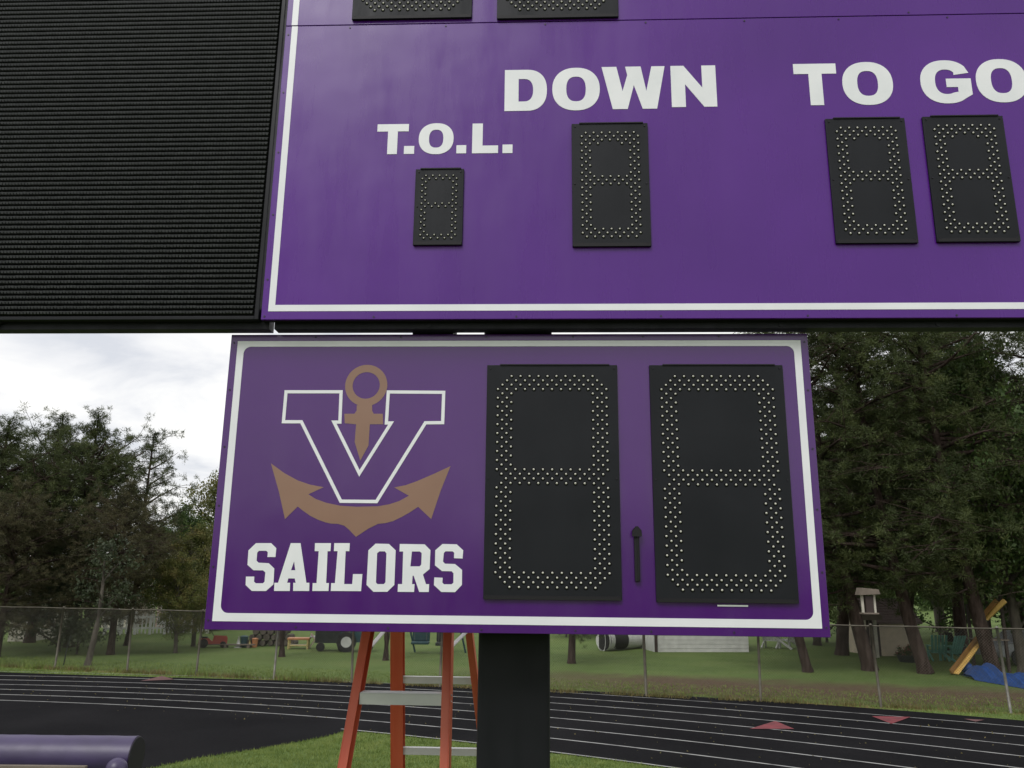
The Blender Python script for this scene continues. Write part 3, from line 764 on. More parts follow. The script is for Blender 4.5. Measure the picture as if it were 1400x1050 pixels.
b.build('rivets', 'aluminium', ld, LOFF, kind='stuff')

# ================================================================== PURPLE PAD
pc = at(180, 1030, 9.6); top = at(100, 1005.5, 9.6); rad = .205
cz = top.z - rad
rollp = empty('padded_roller', (pc.x - 2, 9.6, 0), 0, 'shiny purple vinyl padded roll lying at the edge of the track, bottom left', 'pad')
POF = (pc.x - 2, 9.6, 0)
xe = at(189, 1008, 9.6).x
n = 40; b = MB(); pts = []; rs = []
N_ = 60
for i in range(N_ + 1):
    x = xe - 5.0 + 5.0 * i / N_; pts.append((x, 9.6, cz)); rs.append(rad * (1 + .006 * math.sin(i * 1.7) + .004 * math.sin(i * .6)))
b.tube(pts, rs, 40, caps=False)
b.build('vinyl_cover', 'vinyl_purple', rollp, POF, smooth=True)
b = MB(); b.tube([(xe - .022, 9.6, cz), (xe - .004, 9.6, cz)], [rad * 1.012, rad * 1.012], 40, caps=False); b.build('seam_welt', 'vinyl_purple', rollp, POF, smooth=True)
b = MB(); b.tube([(xe - .02, 9.6, cz), (xe + .004, 9.6, cz), (xe + .010, 9.6, cz)], [rad * .985, rad * .985, rad * .95], 40); b.build('end_cap', 'vinyl_dark', rollp, POF)
wz = at(161, 1036, 9.28).z; wx = at(161, 1036, 9.28).x
b = MB(); b.dome((wx, 9.28, wz - .11), .11, 24, 8, full=True); b.tube([(wx, 9.36, wz - .11), (wx, 9.5, cz)], .03, 8); b.build('support_wheel', 'vinyl_purple', rollp, POF, smooth=True)
b = MB(); b.bb(xe - 5, xe - .35, 9.2, 9.26, at(0, 1046, 9.2).z - .05, at(0, 1046, 9.2).z - .005); b.build('frame_rail', 'wood_grey', rollp, POF, bevel=.004)
b = MB()
for x in (xe - 4.6, xe - 2.4, xe - .5):
    b = MB(); b.bb(x - .03, x + .03, 9.27, 9.9, 0, .05); b.bb(x - .03, x + .03, 9.27, 9.33, .05, cz - rad * .7); b.bb(x - .03, x + .03, 9.84, 9.9, .05, cz - rad * .7)
    b.build('support_frame', 'dark_iron', rollp, POF)

# ================================================================== CHAIN LINK FENCE
fr = empty('chain_link_fence', (0, FENCE(0), 0), 0, 'long chain link fence with thin top rail running behind the track', 'fence')
FO = (0, FENCE(0), 0); FH = 1.74
fdirv = Vector((1, -.277, 0)).normalized()
PX = [-17.9, -15.6, -13.2, -10.8, -8.62, -6.3, -4.1, -1.75, .75, 3.25, 5.75, 8.2, 10.65, 13.1, 15.6]
for i, x in enumerate(PX):
    b = MB(); r_ = .030 if x != 3.25 else .034; y = FENCE(x)
    ln = -.05 if x > 8 else (.02 if i % 3 else -.02)
    tp = (x + ln * 1.5, y, FH); b.tube([(x, y, -.02), ((x + tp[0]) / 2, y, FH / 2), tp], r_, 10); b.dome((tp[0], y, FH), r_ * 1.2, 8, 3)
    b.build('post', 'galvanised' if x > 10 or -7 < x < -6 else 'rail_brown', fr, FO, smooth=True)
b = MB(); b.tube([(x, FENCE(x), FH - .02 + .006 * math.sin(x * 3)) for x in [i * 1.0 for i in range(-24, 19)]], .016, 8)
b.build('top_rail', 'rail_brown', fr, FO, smooth=True)
b = MB(); hh = FH - .06; st_ = .062; s0 = -24.0; Lf = 42.0 / fdirv.x
org = Vector((-24, FENCE(-24), 0)); i = 0; d_ = -hh
wv = []
def wire(p, q, r_):
    ax = (q - p).normalized(); nrm = Vector((fdirv.y, -fdirv.x, 0)); sd_ = ax.cross(nrm).normalized()
    a1 = sd_ * r_; a2 = nrm * r_
    vs = [p + a1, p + a2 * .0 - a1 * .5 + a2 * .87, p - a1 * .5 - a2 * .87, q + a1, q - a1 * .5 + a2 * .87, q - a1 * .5 - a2 * .87]
    b.add(vs, [(0, 1, 4, 3), (1, 2, 5, 4), (2, 0, 3, 5)])
while d_ < Lf:
    s_, e_ = max(0, d_), min(Lf, d_ + hh)
    if e_ > s_:
        p = org + fdirv * s_ + Vector((0, 0, .03 + (s_ - d_))); q = org + fdirv * e_ + Vector((0, 0, .03 + (e_ - d_)))
        wire(p, q, .0017)
        p2 = org + fdirv * s_ + Vector((0, 0, .03 + hh - (s_ - d_))); q2 = org + fdirv * e_ + Vector((0, 0, .03 + hh - (e_ - d_)))
        wire(p2, q2, .0017)
    d_ += st_
b.build('wire_mesh', 'galvanised', fr, FO, kind='stuff')
sk = empty('garden_stake', tuple(ground(87, 909)), 0, 'thin dark iron stake standing at the fence, far left', 'stake')
b = MB(); b.tube([(0, 0, 0), (.03, 0, .4), (.10, 0, .83)], [.02, .018, .014], 8); b.build('shaft', 'dark_iron', sk)
b = MB(); b.box((.10, 0, .83), (.06, .03, .02)); b.build('head', 'dark_iron', sk)

# ================================================================== TREES
def tufts(cent, rad_, n, length, width, rg, flat_=.8):
    T = len(cent); c = np.repeat(cent, n, 0); r = np.repeat(rad_, n)
    d_ = rg.normal(size=(T * n, 3)); d_[:, 2] = d_[:, 2] * flat_ + .25; d_ /= np.linalg.norm(d_, axis=1)[:, None]
    p = c + d_ * (r * rg.uniform(.05, .55, T * n))[:, None]
    q = p + (d_ + rg.normal(0, .25, d_.shape)) * (length * rg.uniform(.6, 1.25, T * n))[:, None]
    s = np.cross(d_, rg.normal(size=d_.shape)); s /= np.linalg.norm(s, axis=1)[:, None] + 1e-9
    s *= (width * rg.uniform(.6, 1.3, T * n))[:, None]
    return np.stack([p - s, p + s, q], 1)
def make_tree(kind, h, Rr, z0, seed, trunk_r=.2, lean=(0, 0), dens=1.0, leaf='needles', bark='bark', prof=None, limb_tilt=.25, gaps=.12):
    rg = np.random.default_rng(seed)
    P_ = [(lean[0] * (1 - (1 - t) ** 2) + .05 * math.sin(seed + t * 5), lean[1] * (1 - (1 - t) ** 2), h * t) for t in [i / 9 for i in range(10)]]
    tr = MB(); fl = 1.35
    k_ = .25 / (h / 9)
    tr.tube([(P_[0][0], P_[0][1], -.05)] + P_[0:1] + [tuple(P_[0][q] * (1 - k_) + P_[1][q] * k_ for q in range(3))] + P_[1:], [trunk_r * 1.4, trunk_r * 1.28, trunk_r * 1.04] + [trunk_r * (1 - .93 * i / 9) + .012 for i in range(1, 10)], 10)
    def tp(t):
        i = min(8, int(t * 9)); f_ = t * 9 - i; a_, b_ = P_[i], P_[i + 1]
        return np.array([a_[k] + (b_[k] - a_[k]) * f_ for k in range(3)])
    br = MB(); C_ = []; Rd = []
    nl = int((h - z0) * (6.5 if kind == 'pine' else 5) * dens)
    for i in range(nl):
        t = (z0 + (h - z0) * ((i + rg.random()) / nl) ** .95) / h; u = (t * h - z0) / (h - z0)
        base = tp(min(t, .99)); az = rg.uniform(0, 2 * math.pi)
        L_ = Rr * (prof(u) if prof else ((1 - u) ** .75 * .9 + .12)) * rg.uniform(.6, 1.12)
        if rg.random() < gaps: L_ *= .45
        tilt = limb_tilt + u * .55 + rg.normal(0, .12)
        dv_ = np.array([math.cos(az) * math.cos(tilt), math.sin(az) * math.cos(tilt), math.sin(tilt)])
        sag = rg.uniform(-.12, .18)
        pts = [base + dv_ * L_ * s_ + np.array([0, 0, -sag * L_ * s_ * (1 - s_) * 2]) for s_ in (0, .35, .7, 1)]
        br.tube([tuple(p) for p in pts], [max(.012, .028 * L_), .018 * L_ + .006, .01 * L_ + .004, .005], 5, caps=False)
        ns = int(max(3, L_ * (5.5 if kind == 'pine' else 5) * dens))
        for j in range(ns):
            s_ = rg.uniform(.28, 1.02) ** .8
            c_ = base + dv_ * L_ * s_ + np.array([0, 0, -sag * L_ * s_ * (1 - s_) * 2])
            sp = .20 * L_ + .12
            c2 = c_ + rg.normal(0, 1, 3) * np.array([sp, sp, sp * .45])
            C_.append(c2); Rd.append(rg.uniform(.20, .38))
            if kind == 'pine':
                C_.append(c2 + rg.normal(0, .16, 3)); Rd.append(rg.uniform(.12, .26))
            if j % 2 == 0 and kind == 'pine': br.tube([tuple(c_), tuple((c_ + c2) / 2 + [0, 0, .03]), tuple(c2)], [.012, .009, .004], 4, caps=False)
    C_ = np.array(C_); Rd = np.array(Rd)
    if kind == 'pine': F_ = tufts(C_, Rd, 46, .105, .0115, rg)
    else:
        n_ = 44; c = np.repeat(C_, n_, 0); r = np.repeat(Rd * 1.35, n_)
        d_ = rg.normal(size=c.shape); d_ /= np.linalg.norm(d_, axis=1)[:, None]
        p = c + d_ * (r * rg.random(len(c)) ** .5)[:, None]
        a_ = rg.normal(size=c.shape); a_ /= np.linalg.norm(a_, axis=1)[:, None]; b_ = np.cross(a_, d_); b_ /= np.linalg.norm(b_, axis=1)[:, None] + 1e-9
        sz = rg.uniform(.035, .075, len(c))[:, None]
        F_ = np.stack([p - a_ * sz, p + b_ * sz * .6, p + a_ * sz, p - b_ * sz * .6], 1)
    return dict(tr=tr, br=br, F=F_, leaf=leaf, bark=bark, meshes=None)
def place_tree(T, loc, rz, sc_, label, cat='tree', group=None, name='pine_tree', leaf=None):
    root = empty(name, loc, rz, label, cat, group); root.scale = sc_ if isinstance(sc_, tuple) else (sc_,) * 3
    if T['meshes'] is None:
        a_ = T['tr'].build('trunk', T['bark'], root, smooth=True); b_ = T['br'].build('branches', T['bark'], root, kind='stuff', smooth=True)
        c_ = np_mesh('crown', T['F'], leaf or T['leaf'], root, 'stuff'); T['meshes'] = (a_, b_, c_)
    else:
        for o in T['meshes']:
            n_ = o.copy()
            if leaf and o.name.startswith('crown'):
                n_.data = o.data.copy(); n_.data.materials[0] = MATS[leaf]
            COL.objects.link(n_); n_.parent = root
    return root
wide = lambda u: math.sin(min(1, u * 1.0 + .12) * math.pi) ** .6 * .95 + .1
full = lambda u: (1 - u) ** .45 * .95 + .1
pA = make_tree('pine', 13.5, 3.5, 2.5, 11, .215, (-1.4, .3), 1.25, prof=full, limb_tilt=-.08)
pB = make_tree('pine', 12.5, 3.3, 2.4, 23, .20, (-1.3, .3), 1.2, prof=full, limb_tilt=-.1)
pC = make_tree('pine', 9.6, 3.3, 1.7, 37, .20, (.1, 0), 1.55, prof=wide, limb_tilt=.1)
pD = make_tree('pine', 9.0, 2.9, 1.4, 51, .13, (.2, 0), .85, prof=lambda u: (1 - u) ** .7 * .95 + .12, limb_tilt=.22, gaps=.25)
dA = make_tree('leaf', 7.5, 2.6, .8, 61, .14, (.2, 0), 1.5, 'leaves_green', 'bark_grey', wide, .5)
dB = make_tree('leaf', 2.6, 1.9, .15, 71, .05, (0, 0), 1.3, 'leaves_grey', 'bark_grey', lambda u: .9 - .4 * u, .4)
G1 = 'tall pines behind the fence on the right'
for (px_, py_, T, rz, sc_, lab) in (
    (1106, 919, pB, .3, (.72, .72, .70), 'leaning pine nearest the right edge of the smaller scoreboard'),
    (1192, 917, pA, .1, 1.0, 'leaning dark pine in front of the tan shed, bird feeder on its trunk'),
    (1268, 921, pB, -.2, 1.04, 'dark pine between the tan shed and the teal garden chairs'),
    (1362, 922, pA, .35, 1.02, 'dark pine standing beside the yellow slide')):
    place_tree(T, ground(px_, py_), rz, sc_, lab, group=G1)
G2 = 'pines and leafy trees massed further back on the right'
for (px_, dy, T, rz, sc_, lab, lf, nm) in (
    (1150, 33, pA, 2.0, 1.05, 'dark pine filling the gap behind the first two right hand pines', None, 'pine_tree'),
    (1235, 36, pB, 3.3, 1.15, 'tall pine rising behind the tan shed roof', None, 'pine_tree'),
    (1318, 34, pA, 4.4, 1.1, 'tall pine behind the teal chairs and green mower', 'needles_brown', 'pine_tree'),
    (1420, 31, pB, 5.2, 1.15, 'tall pine at the right edge behind the parked silver car', None, 'pine_tree'),
    (1500, 27, pA, 1.2, 1.0, 'pine just beyond the right edge of the picture', None, 'pine_tree')):
    p = at(px_, 900, dy); place_tree(T, (p.x, p.y, 0), rz, sc_, lab, group=G2, name=nm, leaf=lf)
for (px_, dy, rz, sc_, lab) in (
    (1180, 46, 0, 1.75, 'broad leafy tree deep behind the second pine'), (1290, 50, 1.5, 2.0, 'broad leafy tree deep behind the third pine'),
    (1395, 27, 2.0, (1.15, 1.15, 1.45), 'leafy tree with lighter leaves high at the upper right behind the slide pine'), (1385, 44, 3.0, 1.9, 'pale leafy tree showing above the silver car'), (1470, 40, 4.2, 1.7, 'leafy tree deep at the far right edge'), (1120, 38, 5.0, 1.25, 'leafy tree right beside the top right corner of the smaller scoreboard')):
    p = at(px_, 900, dy); place_tree(dA, (p.x, p.y, 0), rz, sc_, lab, group=G2, name='leafy_tree')
# short trees seen under the lower board
G3 = 'trees seen beneath the smaller scoreboard'
for (px_, py_, T, rz, sc_, lab) in (
    (782, 907, pC, .5, (.62, .62, .62), 'pine whose trunk shows just right of the black post'),
    (527, 903, pD, 1.5, (.75, .75, .70), 'slim pine whose trunk shows between the ladder rails'),
    (386, 898, pD, 2.6, (.8, .8, .70), 'slim pine with dark trunk beside the fence post left of the ladder')):
    place_tree(T, ground(px_, py_), rz, sc_, lab, group=G3)
# left hand trees
G4 = 'trees behind the fence on the left'
for (px_, dy, T, rz, sc_, lab, lf, nm) in (
    (38, 35, pC, .3, (1.0, 1.0, .98), 'broad dark pine at far left with brownish lower crown', None, 'pine_tree'),
    (92, 33, pC, 2.2, (.92, .92, .95), 'tallest dark pine of the left group', None, 'pine_tree'),
    (-35, 31, pC, 4.0, (.95, .95, .88), 'pine cut by the left edge of the picture', None, 'pine_tree'),
    (170, 34, pD, .6, (.92, .92, .95), 'thin ragged pine with open branches against the sky', None, 'pine_tree'),
    (150, 30, pC, 5.0, (.62, .62, .62), 'short dense pine below the ragged one', 'needles_brown', 'pine_tree'),
    (-6, 28.5, pC, 1.2, (.66, .66, .60), 'low brownish pine cut by the left edge, left of the cream garage', 'needles_brown', 'pine_tree')):
    p = at(px_, 900, dy); place_tree(T, (p.x, p.y, 0), rz, sc_, lab, group=G4, name=nm, leaf=lf)
for (px_, dy, T, rz, sc_, lab, lf) in (
    (225, 42, dA, .3, .80, 'rounded green tree right of the ragged pine', None),
    (262, 34, dA, 2.3, .62, 'yellowing tree beside the left edge of the smaller scoreboard', 'leaves_autumn'),
    (292, 46, dA, 4.3, 1.12, 'taller green and rust tree partly hidden by the smaller scoreboard', 'leaves_autumn'),
    (238, 31, dA, 3.3, (.5, .5, .46), 'low olive tree between the ragged pine and the smaller scoreboard', 'leaves_autumn'),
    (200, 55, dA, 5.3, .8, 'distant leafy tree behind the cream bungalow', None),
    (330, 60, dA, 1.3, .9, 'distant leafy tree behind the smaller scoreboard', None)):
    p = at(px_, 900, dy); place_tree(T, (p.x, p.y, 0), rz, sc_, lab, group=G4, name='leafy_tree', leaf=lf)
tf = make_tree('leaf', 3.6, 1.2, 1.2, 81, .09, (.12, 0), .7, 'leaves_grey', 'bark_grey', wide, .6)
q = ground(121, 910); place_tree(tf, q, 0, 1.0, 'small grey forked tree standing against the left part of the fence', group=G4, name='leafy_tree')
for (px_, dy, rz, sc_, lab) in ((78, 31, 0, .9, 'grey green bush left of the small forked tree'), (104, 30, 2, .8, 'grey green bush behind the small forked tree')):
    p = at(px_, 900, dy); place_tree(dB, (p.x, p.y, 0), rz, sc_, lab, 'bush', 'grey green bushes behind the left fence', 'bush')
for (px_, dy, rz, sc_, lab) in ((1132, 40, 1, 1.3, 'dark bush between the first two right hand pines'), (1290, 41, 3, 1.3, 'dark bush behind the teal chairs'), (775, 42, 2, 1.0, 'dark hedge bush beside the white culvert pipe'), (800, 43, 4, 1.1, 'dark hedge bush left of the white culvert pipe')):
    p = at(px_, 900, dy); place_tree(dB, (p.x, p.y, 0), rz, sc_, lab, 'bush', 'dark bushes in the gardens', 'bush', leaf='leaves_green')

# ================================================================== BUILDINGS AND GARDEN THINGS
def house(name, px0, px1, pyb, z_wall, z_roof, depth, wallm, roofm, label, cat, wins=(), door=None, siding=.16, gable='x', trim=None):
    a_ = ground(px0, pyb); c_ = ground(px1, pyb); mid_ = (a_ + c_) / 2; w = (c_ - a_).length; dr = (c_ - a_).normalized()
    root = empty(name, mid_, math.atan2(dr.y, dr.x), label, cat)
    b = MB(); b.bb(-w / 2, w / 2, 0, depth, 0, z_wall)
    if gable == 'y': b.plate([[(-w / 2, z_wall), (w / 2, z_wall), (0, z_roof)]], .001, depth - .001)
    else:
        for x in (-w / 2, w / 2): b.add([(x, 0, z_wall), (x, depth, z_wall), (x, depth / 2, z_roof)], [(0, 1, 2)])
    z = siding
    while z < z_wall: b.bb(-w / 2 - .008, w / 2 + .008, -.010, 0.01, z - .012, z); z += siding
    b.build('wall', wallm, root)
    b = MB(); ov = .18; th = .06
    if gable == 'y':
        for s_ in (-1, 1):
            v = [(s_ * (w / 2 + ov), -ov, z_wall - ov * .5), (0, -ov, z_roof + .02), (0, depth + ov, z_roof + .02), (s_ * (w / 2 + ov), depth + ov, z_wall - ov * .5)]
            v += [(x, y, z_ + th) for x, y, z_ in v]; b.add(v, [(0, 1, 2, 3), (4, 5, 6, 7), (0, 1, 5, 4), (1, 2, 6, 5), (2, 3, 7, 6), (3, 0, 4, 7)])
    else:
        k = (z_roof - z_wall) / (depth / 2)
        for s_ in (-1, 1):
            y0 = depth / 2 + s_ * (depth / 2 + ov); v = [(-w / 2 - ov, y0, z_wall - ov * k), (w / 2 + ov, y0, z_wall - ov * k), (w / 2 + ov, depth / 2, z_roof), (-w / 2 - ov, depth / 2, z_roof)]
            v += [(x, y, z_ + th) for x, y, z_ in v]; b.add(v, [(0, 1, 2, 3), (4, 5, 6, 7), (0, 1, 5, 4), (1, 2, 6, 5), (2, 3, 7, 6), (3, 0, 4, 7)])
    ro = b.build('roof', roofm, root)
    if gable == 'x':
        b = MB(); k = (z_roof - z_wall) / (depth / 2); nrow = 9
        for i in range(nrow):
            t0 = i / nrow; y = -ov + (depth / 2 + ov) * t0; z = z_wall - ov * k + (z_roof - z_wall + ov * k) * t0 + th
            b.bar((-w / 2 - ov, y, z + .012), (w / 2 + ov, y, z + .012), .05, .03)
        b.build('shingle_rows', roofm, ro, kind='stuff')
    for (u0, u1, z0_, z1_) in wins:
        b = MB(); x0_, x1_ = -w / 2 + w * u0, -w / 2 + w * u1
        b.bb(x0_ - .05, x1_ + .05, -.05, -.012, z0_ - .05, z1_ + .05); wf = b.build('window', 'plastic_white', root)
        b = MB(); b.bb(x0_, x1_, -.056, -.051, z0_, z1_); b.build('pane', 'window_dark', wf)
    if door:
        u0, u1, zt_ = door; b = MB(); b.bb(-w / 2 + w * u0, -w / 2 + w * u1, -.05, -.012, 0, zt_); b.build('door', trim or 'trim_brown', root)
    if trim:
        for x in (-w / 2, -w / 2 + w * .10, w / 2): b = MB(); b.bb(x - .06, x + .06, -.03, -.011, 0, z_wall); b.build('corner_trim', trim, root)
    return root, w
house('tan_shed', 1197, 1256, 897, 1.32, 2.05, 1.9, 'siding_tan', 'shingle', 'small tan garden shed with brown shingle roof among the right hand pines', 'shed', trim='trim_brown')
# porch front at the shed's left
p = ground(1189, 899)
pr = empty('garden_arbour', p, 0, 'narrow cream arbour with brown posts left of the tan shed', 'arbour')
for x in (-.12, .30): b = MB(); b.bb(x - .05, x + .05, -.05, .05, 0, 1.35); b.build('post', 'siding_cream', pr)
for x in (.02, .14): b = MB(); b.bb(x - .04, x + .04, -.04, .04, 0, 1.35); b.build('lattice', 'trim_brown', pr)
b = MB(); b.bb(-.30, .50, -.25, .25, 1.35, 1.47); b.build('beam', 'wood_grey', pr)
b = MB(); b.plate([[(-.34, 1.47), (.54, 1.47), (.10, 1.95)]], -.2, .2); b.build('gable', 'wood_grey', pr)
p = at(1187, 822, 24.0)
bf = empty('bird_feeder', (p.x, p.y, p.z - .35), 0, 'weathered cream bird feeder box fixed to the leaning pine', 'bird feeder')
b = MB(); b.bb(-.22, .22, -.15, .15, 0, .04); b.build('tray', 'wood_grey', bf)
for x in (-.17, .17): b = MB(); b.bb(x - .03, x + .03, -.03, .03, .04, .55); b.build('post', 'siding_cream', bf)
b = MB(); b.plate([[(-.28, .52), (.28, .55), (.24, .68), (-.22, .72)]], -.2, .2); b.build('roof', 'wood_grey', bf)
b = MB(); b.bb(-.10, .10, -.08, .08, .04, .5); b.build('seed_box', 'trim_brown', bf)

house('white_shed', 895, 1024, 891.5, 2.2, 2.9, 4, 'siding_white', 'roof_grey', 'long white sided shed seen beneath the right half of the smaller scoreboard', 'shed', door=(.0, .03, 2.0))
p = ground(826, 890); rr_ = .40
cp = empty('culvert_pipe', p, R(8), 'large white pipe with dark round open end lying on the lawn', 'pipe')
b = MB(); nn = 28
xs = [0.0]
for i in range(40): xs.append(i * .055)
prof_ = [(x, rr_ * (1 + (.03 if int(round(x / .055)) % 2 else 0))) for x in xs]
b.tube([(x * math.cos(.35), x * math.sin(.9), rr_) for x, _ in prof_], [r for _, r in prof_], nn, caps=False); b.build('ribbed_barrel', 'plastic_white', cp, smooth=False)
b = MB(); b.tube([(-.05, -.02, rr_), (.02, .01, rr_)], [rr_ * 1.08, rr_ * 1.08], nn, caps=False); b.tube([(-.05, -.02, rr_), (-.051, -.02, rr_)], [rr_ * 1.08, rr_ * .90], nn, caps=False); b.build('rim', 'plastic_white', cp)
b = MB(); b.tube([(-.045, -.018, rr_), (.9, .5, rr_)], [rr_ * .92, rr_ * .9], nn); b.build('liner', 'rubber', cp)

# white lawn furniture
def lawn_chair(px_, py_, rz, label, m='plastic_white', group=None, s=1.0):
    r_ = empty('lawn_chair', ground(px_, py_), rz, label, 'chair', group); r_.scale = (s, s, s)
    b = MB()
    for i in range(6): b.bb(-.27, .27, -.26 + i * .09, -.19 + i * .09, .36 - i * .012, .38 - i * .012)
    b.build('seat', m, r_)
    b = MB()
    for i in range(5): b.bar((-.24 + i * .12, .24, .30), (-.26 + i * .13, .55, 1.0), .09, .02, (0, 1, 0))
    b.build('backrest', m, r_)
    for x in (-.30, .30):
        b = MB(); b.bb(x - .06, x + .06, -.32, .36, .56, .585); b.build('armrest', m, r_)
        b = MB(); b.bb(x - .03, x + .03, -.28, -.20, 0, .56); b.build('leg', m, r_)
        b = MB(); b.bar((x, -.2, .34), (x, .5, .02), .05, .07); b.build('leg', m, r_)
    return r_
lawn_chair(1055, 886, 2.6, 'white lawn chair right of the white shed', group='white lawn chairs')
lawn_chair(1078, 887, 3.6, 'white lawn chair nearest the first leaning pine', group='white lawn chairs')
lawn_chair(1283, 903, 2.9, 'teal slatted garden chair, left of the pair', 'teal', 'teal garden chairs', .9)
lawn_chair(1301, 904, 3.5, 'teal slatted garden chair, right of the pair', 'teal', 'teal garden chairs', .9)
# planter of red flowers by the shed
p = ground(1244, 905); pl = empty('flower_planter', p, 0, 'low dark planter with red flowers beside the tan shed', 'planter')
b = MB(); b.tube([(0, 0, 0), (0, 0, .22)], [.34, .42], 14); b.build('pot', 'cart_dark', pl)
rg = np.random.default_rng(5); C_ = rg.normal(0, 1, (50, 3)) * [.22, .16, .10] + [0, 0, .34]
np_mesh('foliage', tufts(C_, np.full(50, .1), 16, .09, .02, rg), 'leaves_green', pl, 'stuff'); np_mesh('flowers', tufts(C_ + [0, 0, .08], np.full(50, .1), 5, .05, .025, rg), 'flower_red', pl, 'stuff')

# yellow slide on a play frame
s0 = ground(1305, 923); s1 = at(1342, 873, s0.y + .9); s2 = at(1374, 821, s0.y + .4)
pf = empty('play_slide', s0, 0, 'yellow slide with wooden frame leaning beside the pine at the right', 'slide'); SO = tuple(s0)
def sl(a_, c_, nm, m, w, h, off_=(0, 0, 0)):
    b = MB(); o_ = Vector(off_); b.bar(Vector(a_) + o_, Vector(c_) + o_, w, h); b.build(nm, m, pf, SO, bevel=.01)
s0_ = s0 + Vector((0, 0, .04))
sl(s0_, s1, 'chute', 'yellow_slide', .26, .04); 
wd = Vector((.13, .04, .05)); sl(s0_ + wd, s1 + wd, 'side_rail', 'yellow_slide', .035, .12); sl(s0_ - Vector((.13, .04, -.05)), s1 - Vector((.13, .04, -.05)), 'side_rail', 'slide_edge', .05, .14)
sl(s1 + Vector((.22, .0, .60)), s2, 'roof_beam', 'yellow_slide', .10, .14); sl(s1 + Vector((.05, .0, .60)), s2 + Vector((-.20, .1, 0)), 'roof_beam', 'slide_edge', .10, .14)
for x, y in ((.1, .0), (.75, .0), (.1, .8), (.75, .8)):
    b = MB(); b.bb(s1.x + x - .04, s1.x + x + .04, s1.y + y - .04, s1.y + y + .04, 0, 2.0 + x * .5); b.build('leg', 'trim_brown', pf, SO)
b = MB(); b.bb(s1.x + .0, s1.x + .85, s1.y - .05, s1.y + .85, s1.z - .06, s1.z - .02); b.build('deck', 'wood_grey', pf, SO)

# blue tarp heap and ball
p = ground(1368, 929); tb = MB(); nx, ny = 36, 14; vs = []
a_ = ground(1322, 927); c_ = ground(1428, 945)
for j in range(ny + 1):
    for i in range(nx + 1):
        u, v = i / nx, j / ny; q = a_ + (c_ - a_) * u + Vector((.25, 1.3, 0)) * (v - .5)
        hgt = (.42 + .1 * math.sin(u * 9)) * math.sin(math.pi * v) ** .7 * (math.sin(math.pi * min(1, u * 1.1 + .02)) ** .5) * (1 + .25 * math.sin(u * 23 + v * 5) * math.sin(u * 7 + 2)) + .02 * math.sin(u * 60 + v * 11)
        vs.append((q.x, q.y, max(.01, hgt)))
tb.add(vs, [(j * (nx + 1) + i, j * (nx + 1) + i + 1, (j + 1) * (nx + 1) + i + 1, (j + 1) * (nx + 1) + i) for j in range(ny) for i in range(nx)])
o = tb.build('blue_tarp', 'tarp_blue', None); tag(o, 'crumpled blue tarpaulin heaped behind the fence at the right edge', 'tarp')
b = MB(); q = ground(1322, 921); b.dome((0, 0, .18), .18, 16, 8, full=True); b.tube([(0, 0, .34), (0, 0, .40)], .03, 8); o = b.build('play_ball', 'tarp_blue', None, smooth=True); o.location = q; tag(o, 'blue hopper ball lying at the foot of the yellow slide', 'ball')

def car(px_, py_, rz, label, body, s=1.0):
    r_ = empty('parked_car', ground(px_, py_), rz, label, 'car'); r_.scale = (s, s, s)
    b = MB(); pr_ = [(-2.1, .35), (-2.15, .62), (-2.0, .85), (-1.2, .95), (-.6, 1.38), (.9, 1.40), (1.6, .98), (2.1, .88), (2.15, .45), (2.1, .35)]
    b.plate([pr_], -.8, .8); b.build('body', body, r_, bevel=.05)
    for s_ in (-.805, .805):
        b = MB(); b.plate([[(-1.0, .97), (-.52, 1.31), (.15, 1.33), (.15, .97)]], s_ - .012, s_ + .012); b.build('side_window', 'window_dark', r_)
        b = MB(); b.plate([[(.22, .97), (.22, 1.33), (.85, 1.33), (1.35, .99)]], s_ - .012, s_ + .012); b.build('side_window', 'window_dark', r_)
        for x in (-1.35, 1.35):
            b = MB(); b.tube([(x, s_ - .1, .33), (x, s_ + .04 * (1 if s_ > 0 else -1), .33)], .33, 18); w_ = b.build('wheel', 'rubber', r_)
            b = MB(); b.tube([(x, s_ * 1.055, .33), (x, s_ * 1.07, .33)], .18, 12); b.build('rim', 'car_silver', w_)
    b = MB(); b.bar((1.0, 0, 1.36), (1.56, 0, 1.02), 1.35, .02); b.build('windscreen', 'window_dark', r_)
    return r_
car(1412, 908, .15, 'silver car parked behind the pine at the right edge', 'car_silver', .8)
car(262, 862, .1, 'white car behind the white picket fence on the left', 'car_white', .75)

def mower(px_, py_, rz, label, m, s=1.0):
    r_ = empty('riding_mower', ground(px_, py_), rz, label, 'mower'); r_.scale = (s, s, s)
    b = MB(); b.plate([[(-.1, .25), (.75, .25), (.78, .55), (.7, .68), (-.02, .72)]], -.2, .2); b.build('bonnet', m, r_, bevel=.03)
    b = MB(); b.plate([[(-.9, .25), (-.1, .25), (-.1, .35), (-.35, .55), (-.9, .55)]], -.3, .3); b.build('fender', m, r_, bevel=.03)
    b = MB(); b.bb(-.75, -.4, -.2, .2, .55, .65); b.bar((-.75, 0, .62), (-.88, 0, .98), .38, .06, (1, 0, 0)); b.build('seat', 'rubber', r_, bevel=.02)
    for x, q_ in ((-.6, .27), (.55, .19)):
        for y in (-.38, .38): b = MB(); b.tube([(x, y - .08, q_), (x, y + .08, q_)], q_, 14); b.build('wheel', 'rubber', r_)
    b = MB(); b.tube([(-.05, 0, .7), (-.2, 0, .95)], .02, 6); b.tube([(-.2 + .0, 0, .95), (-.22, 0, .97)], .16, 12); b.build('steering_wheel', 'rubber', r_)
    return r_
mower(1318, 894, .4, 'green riding mower between the teal chairs and the yellow slide', 'mower_green', .85)
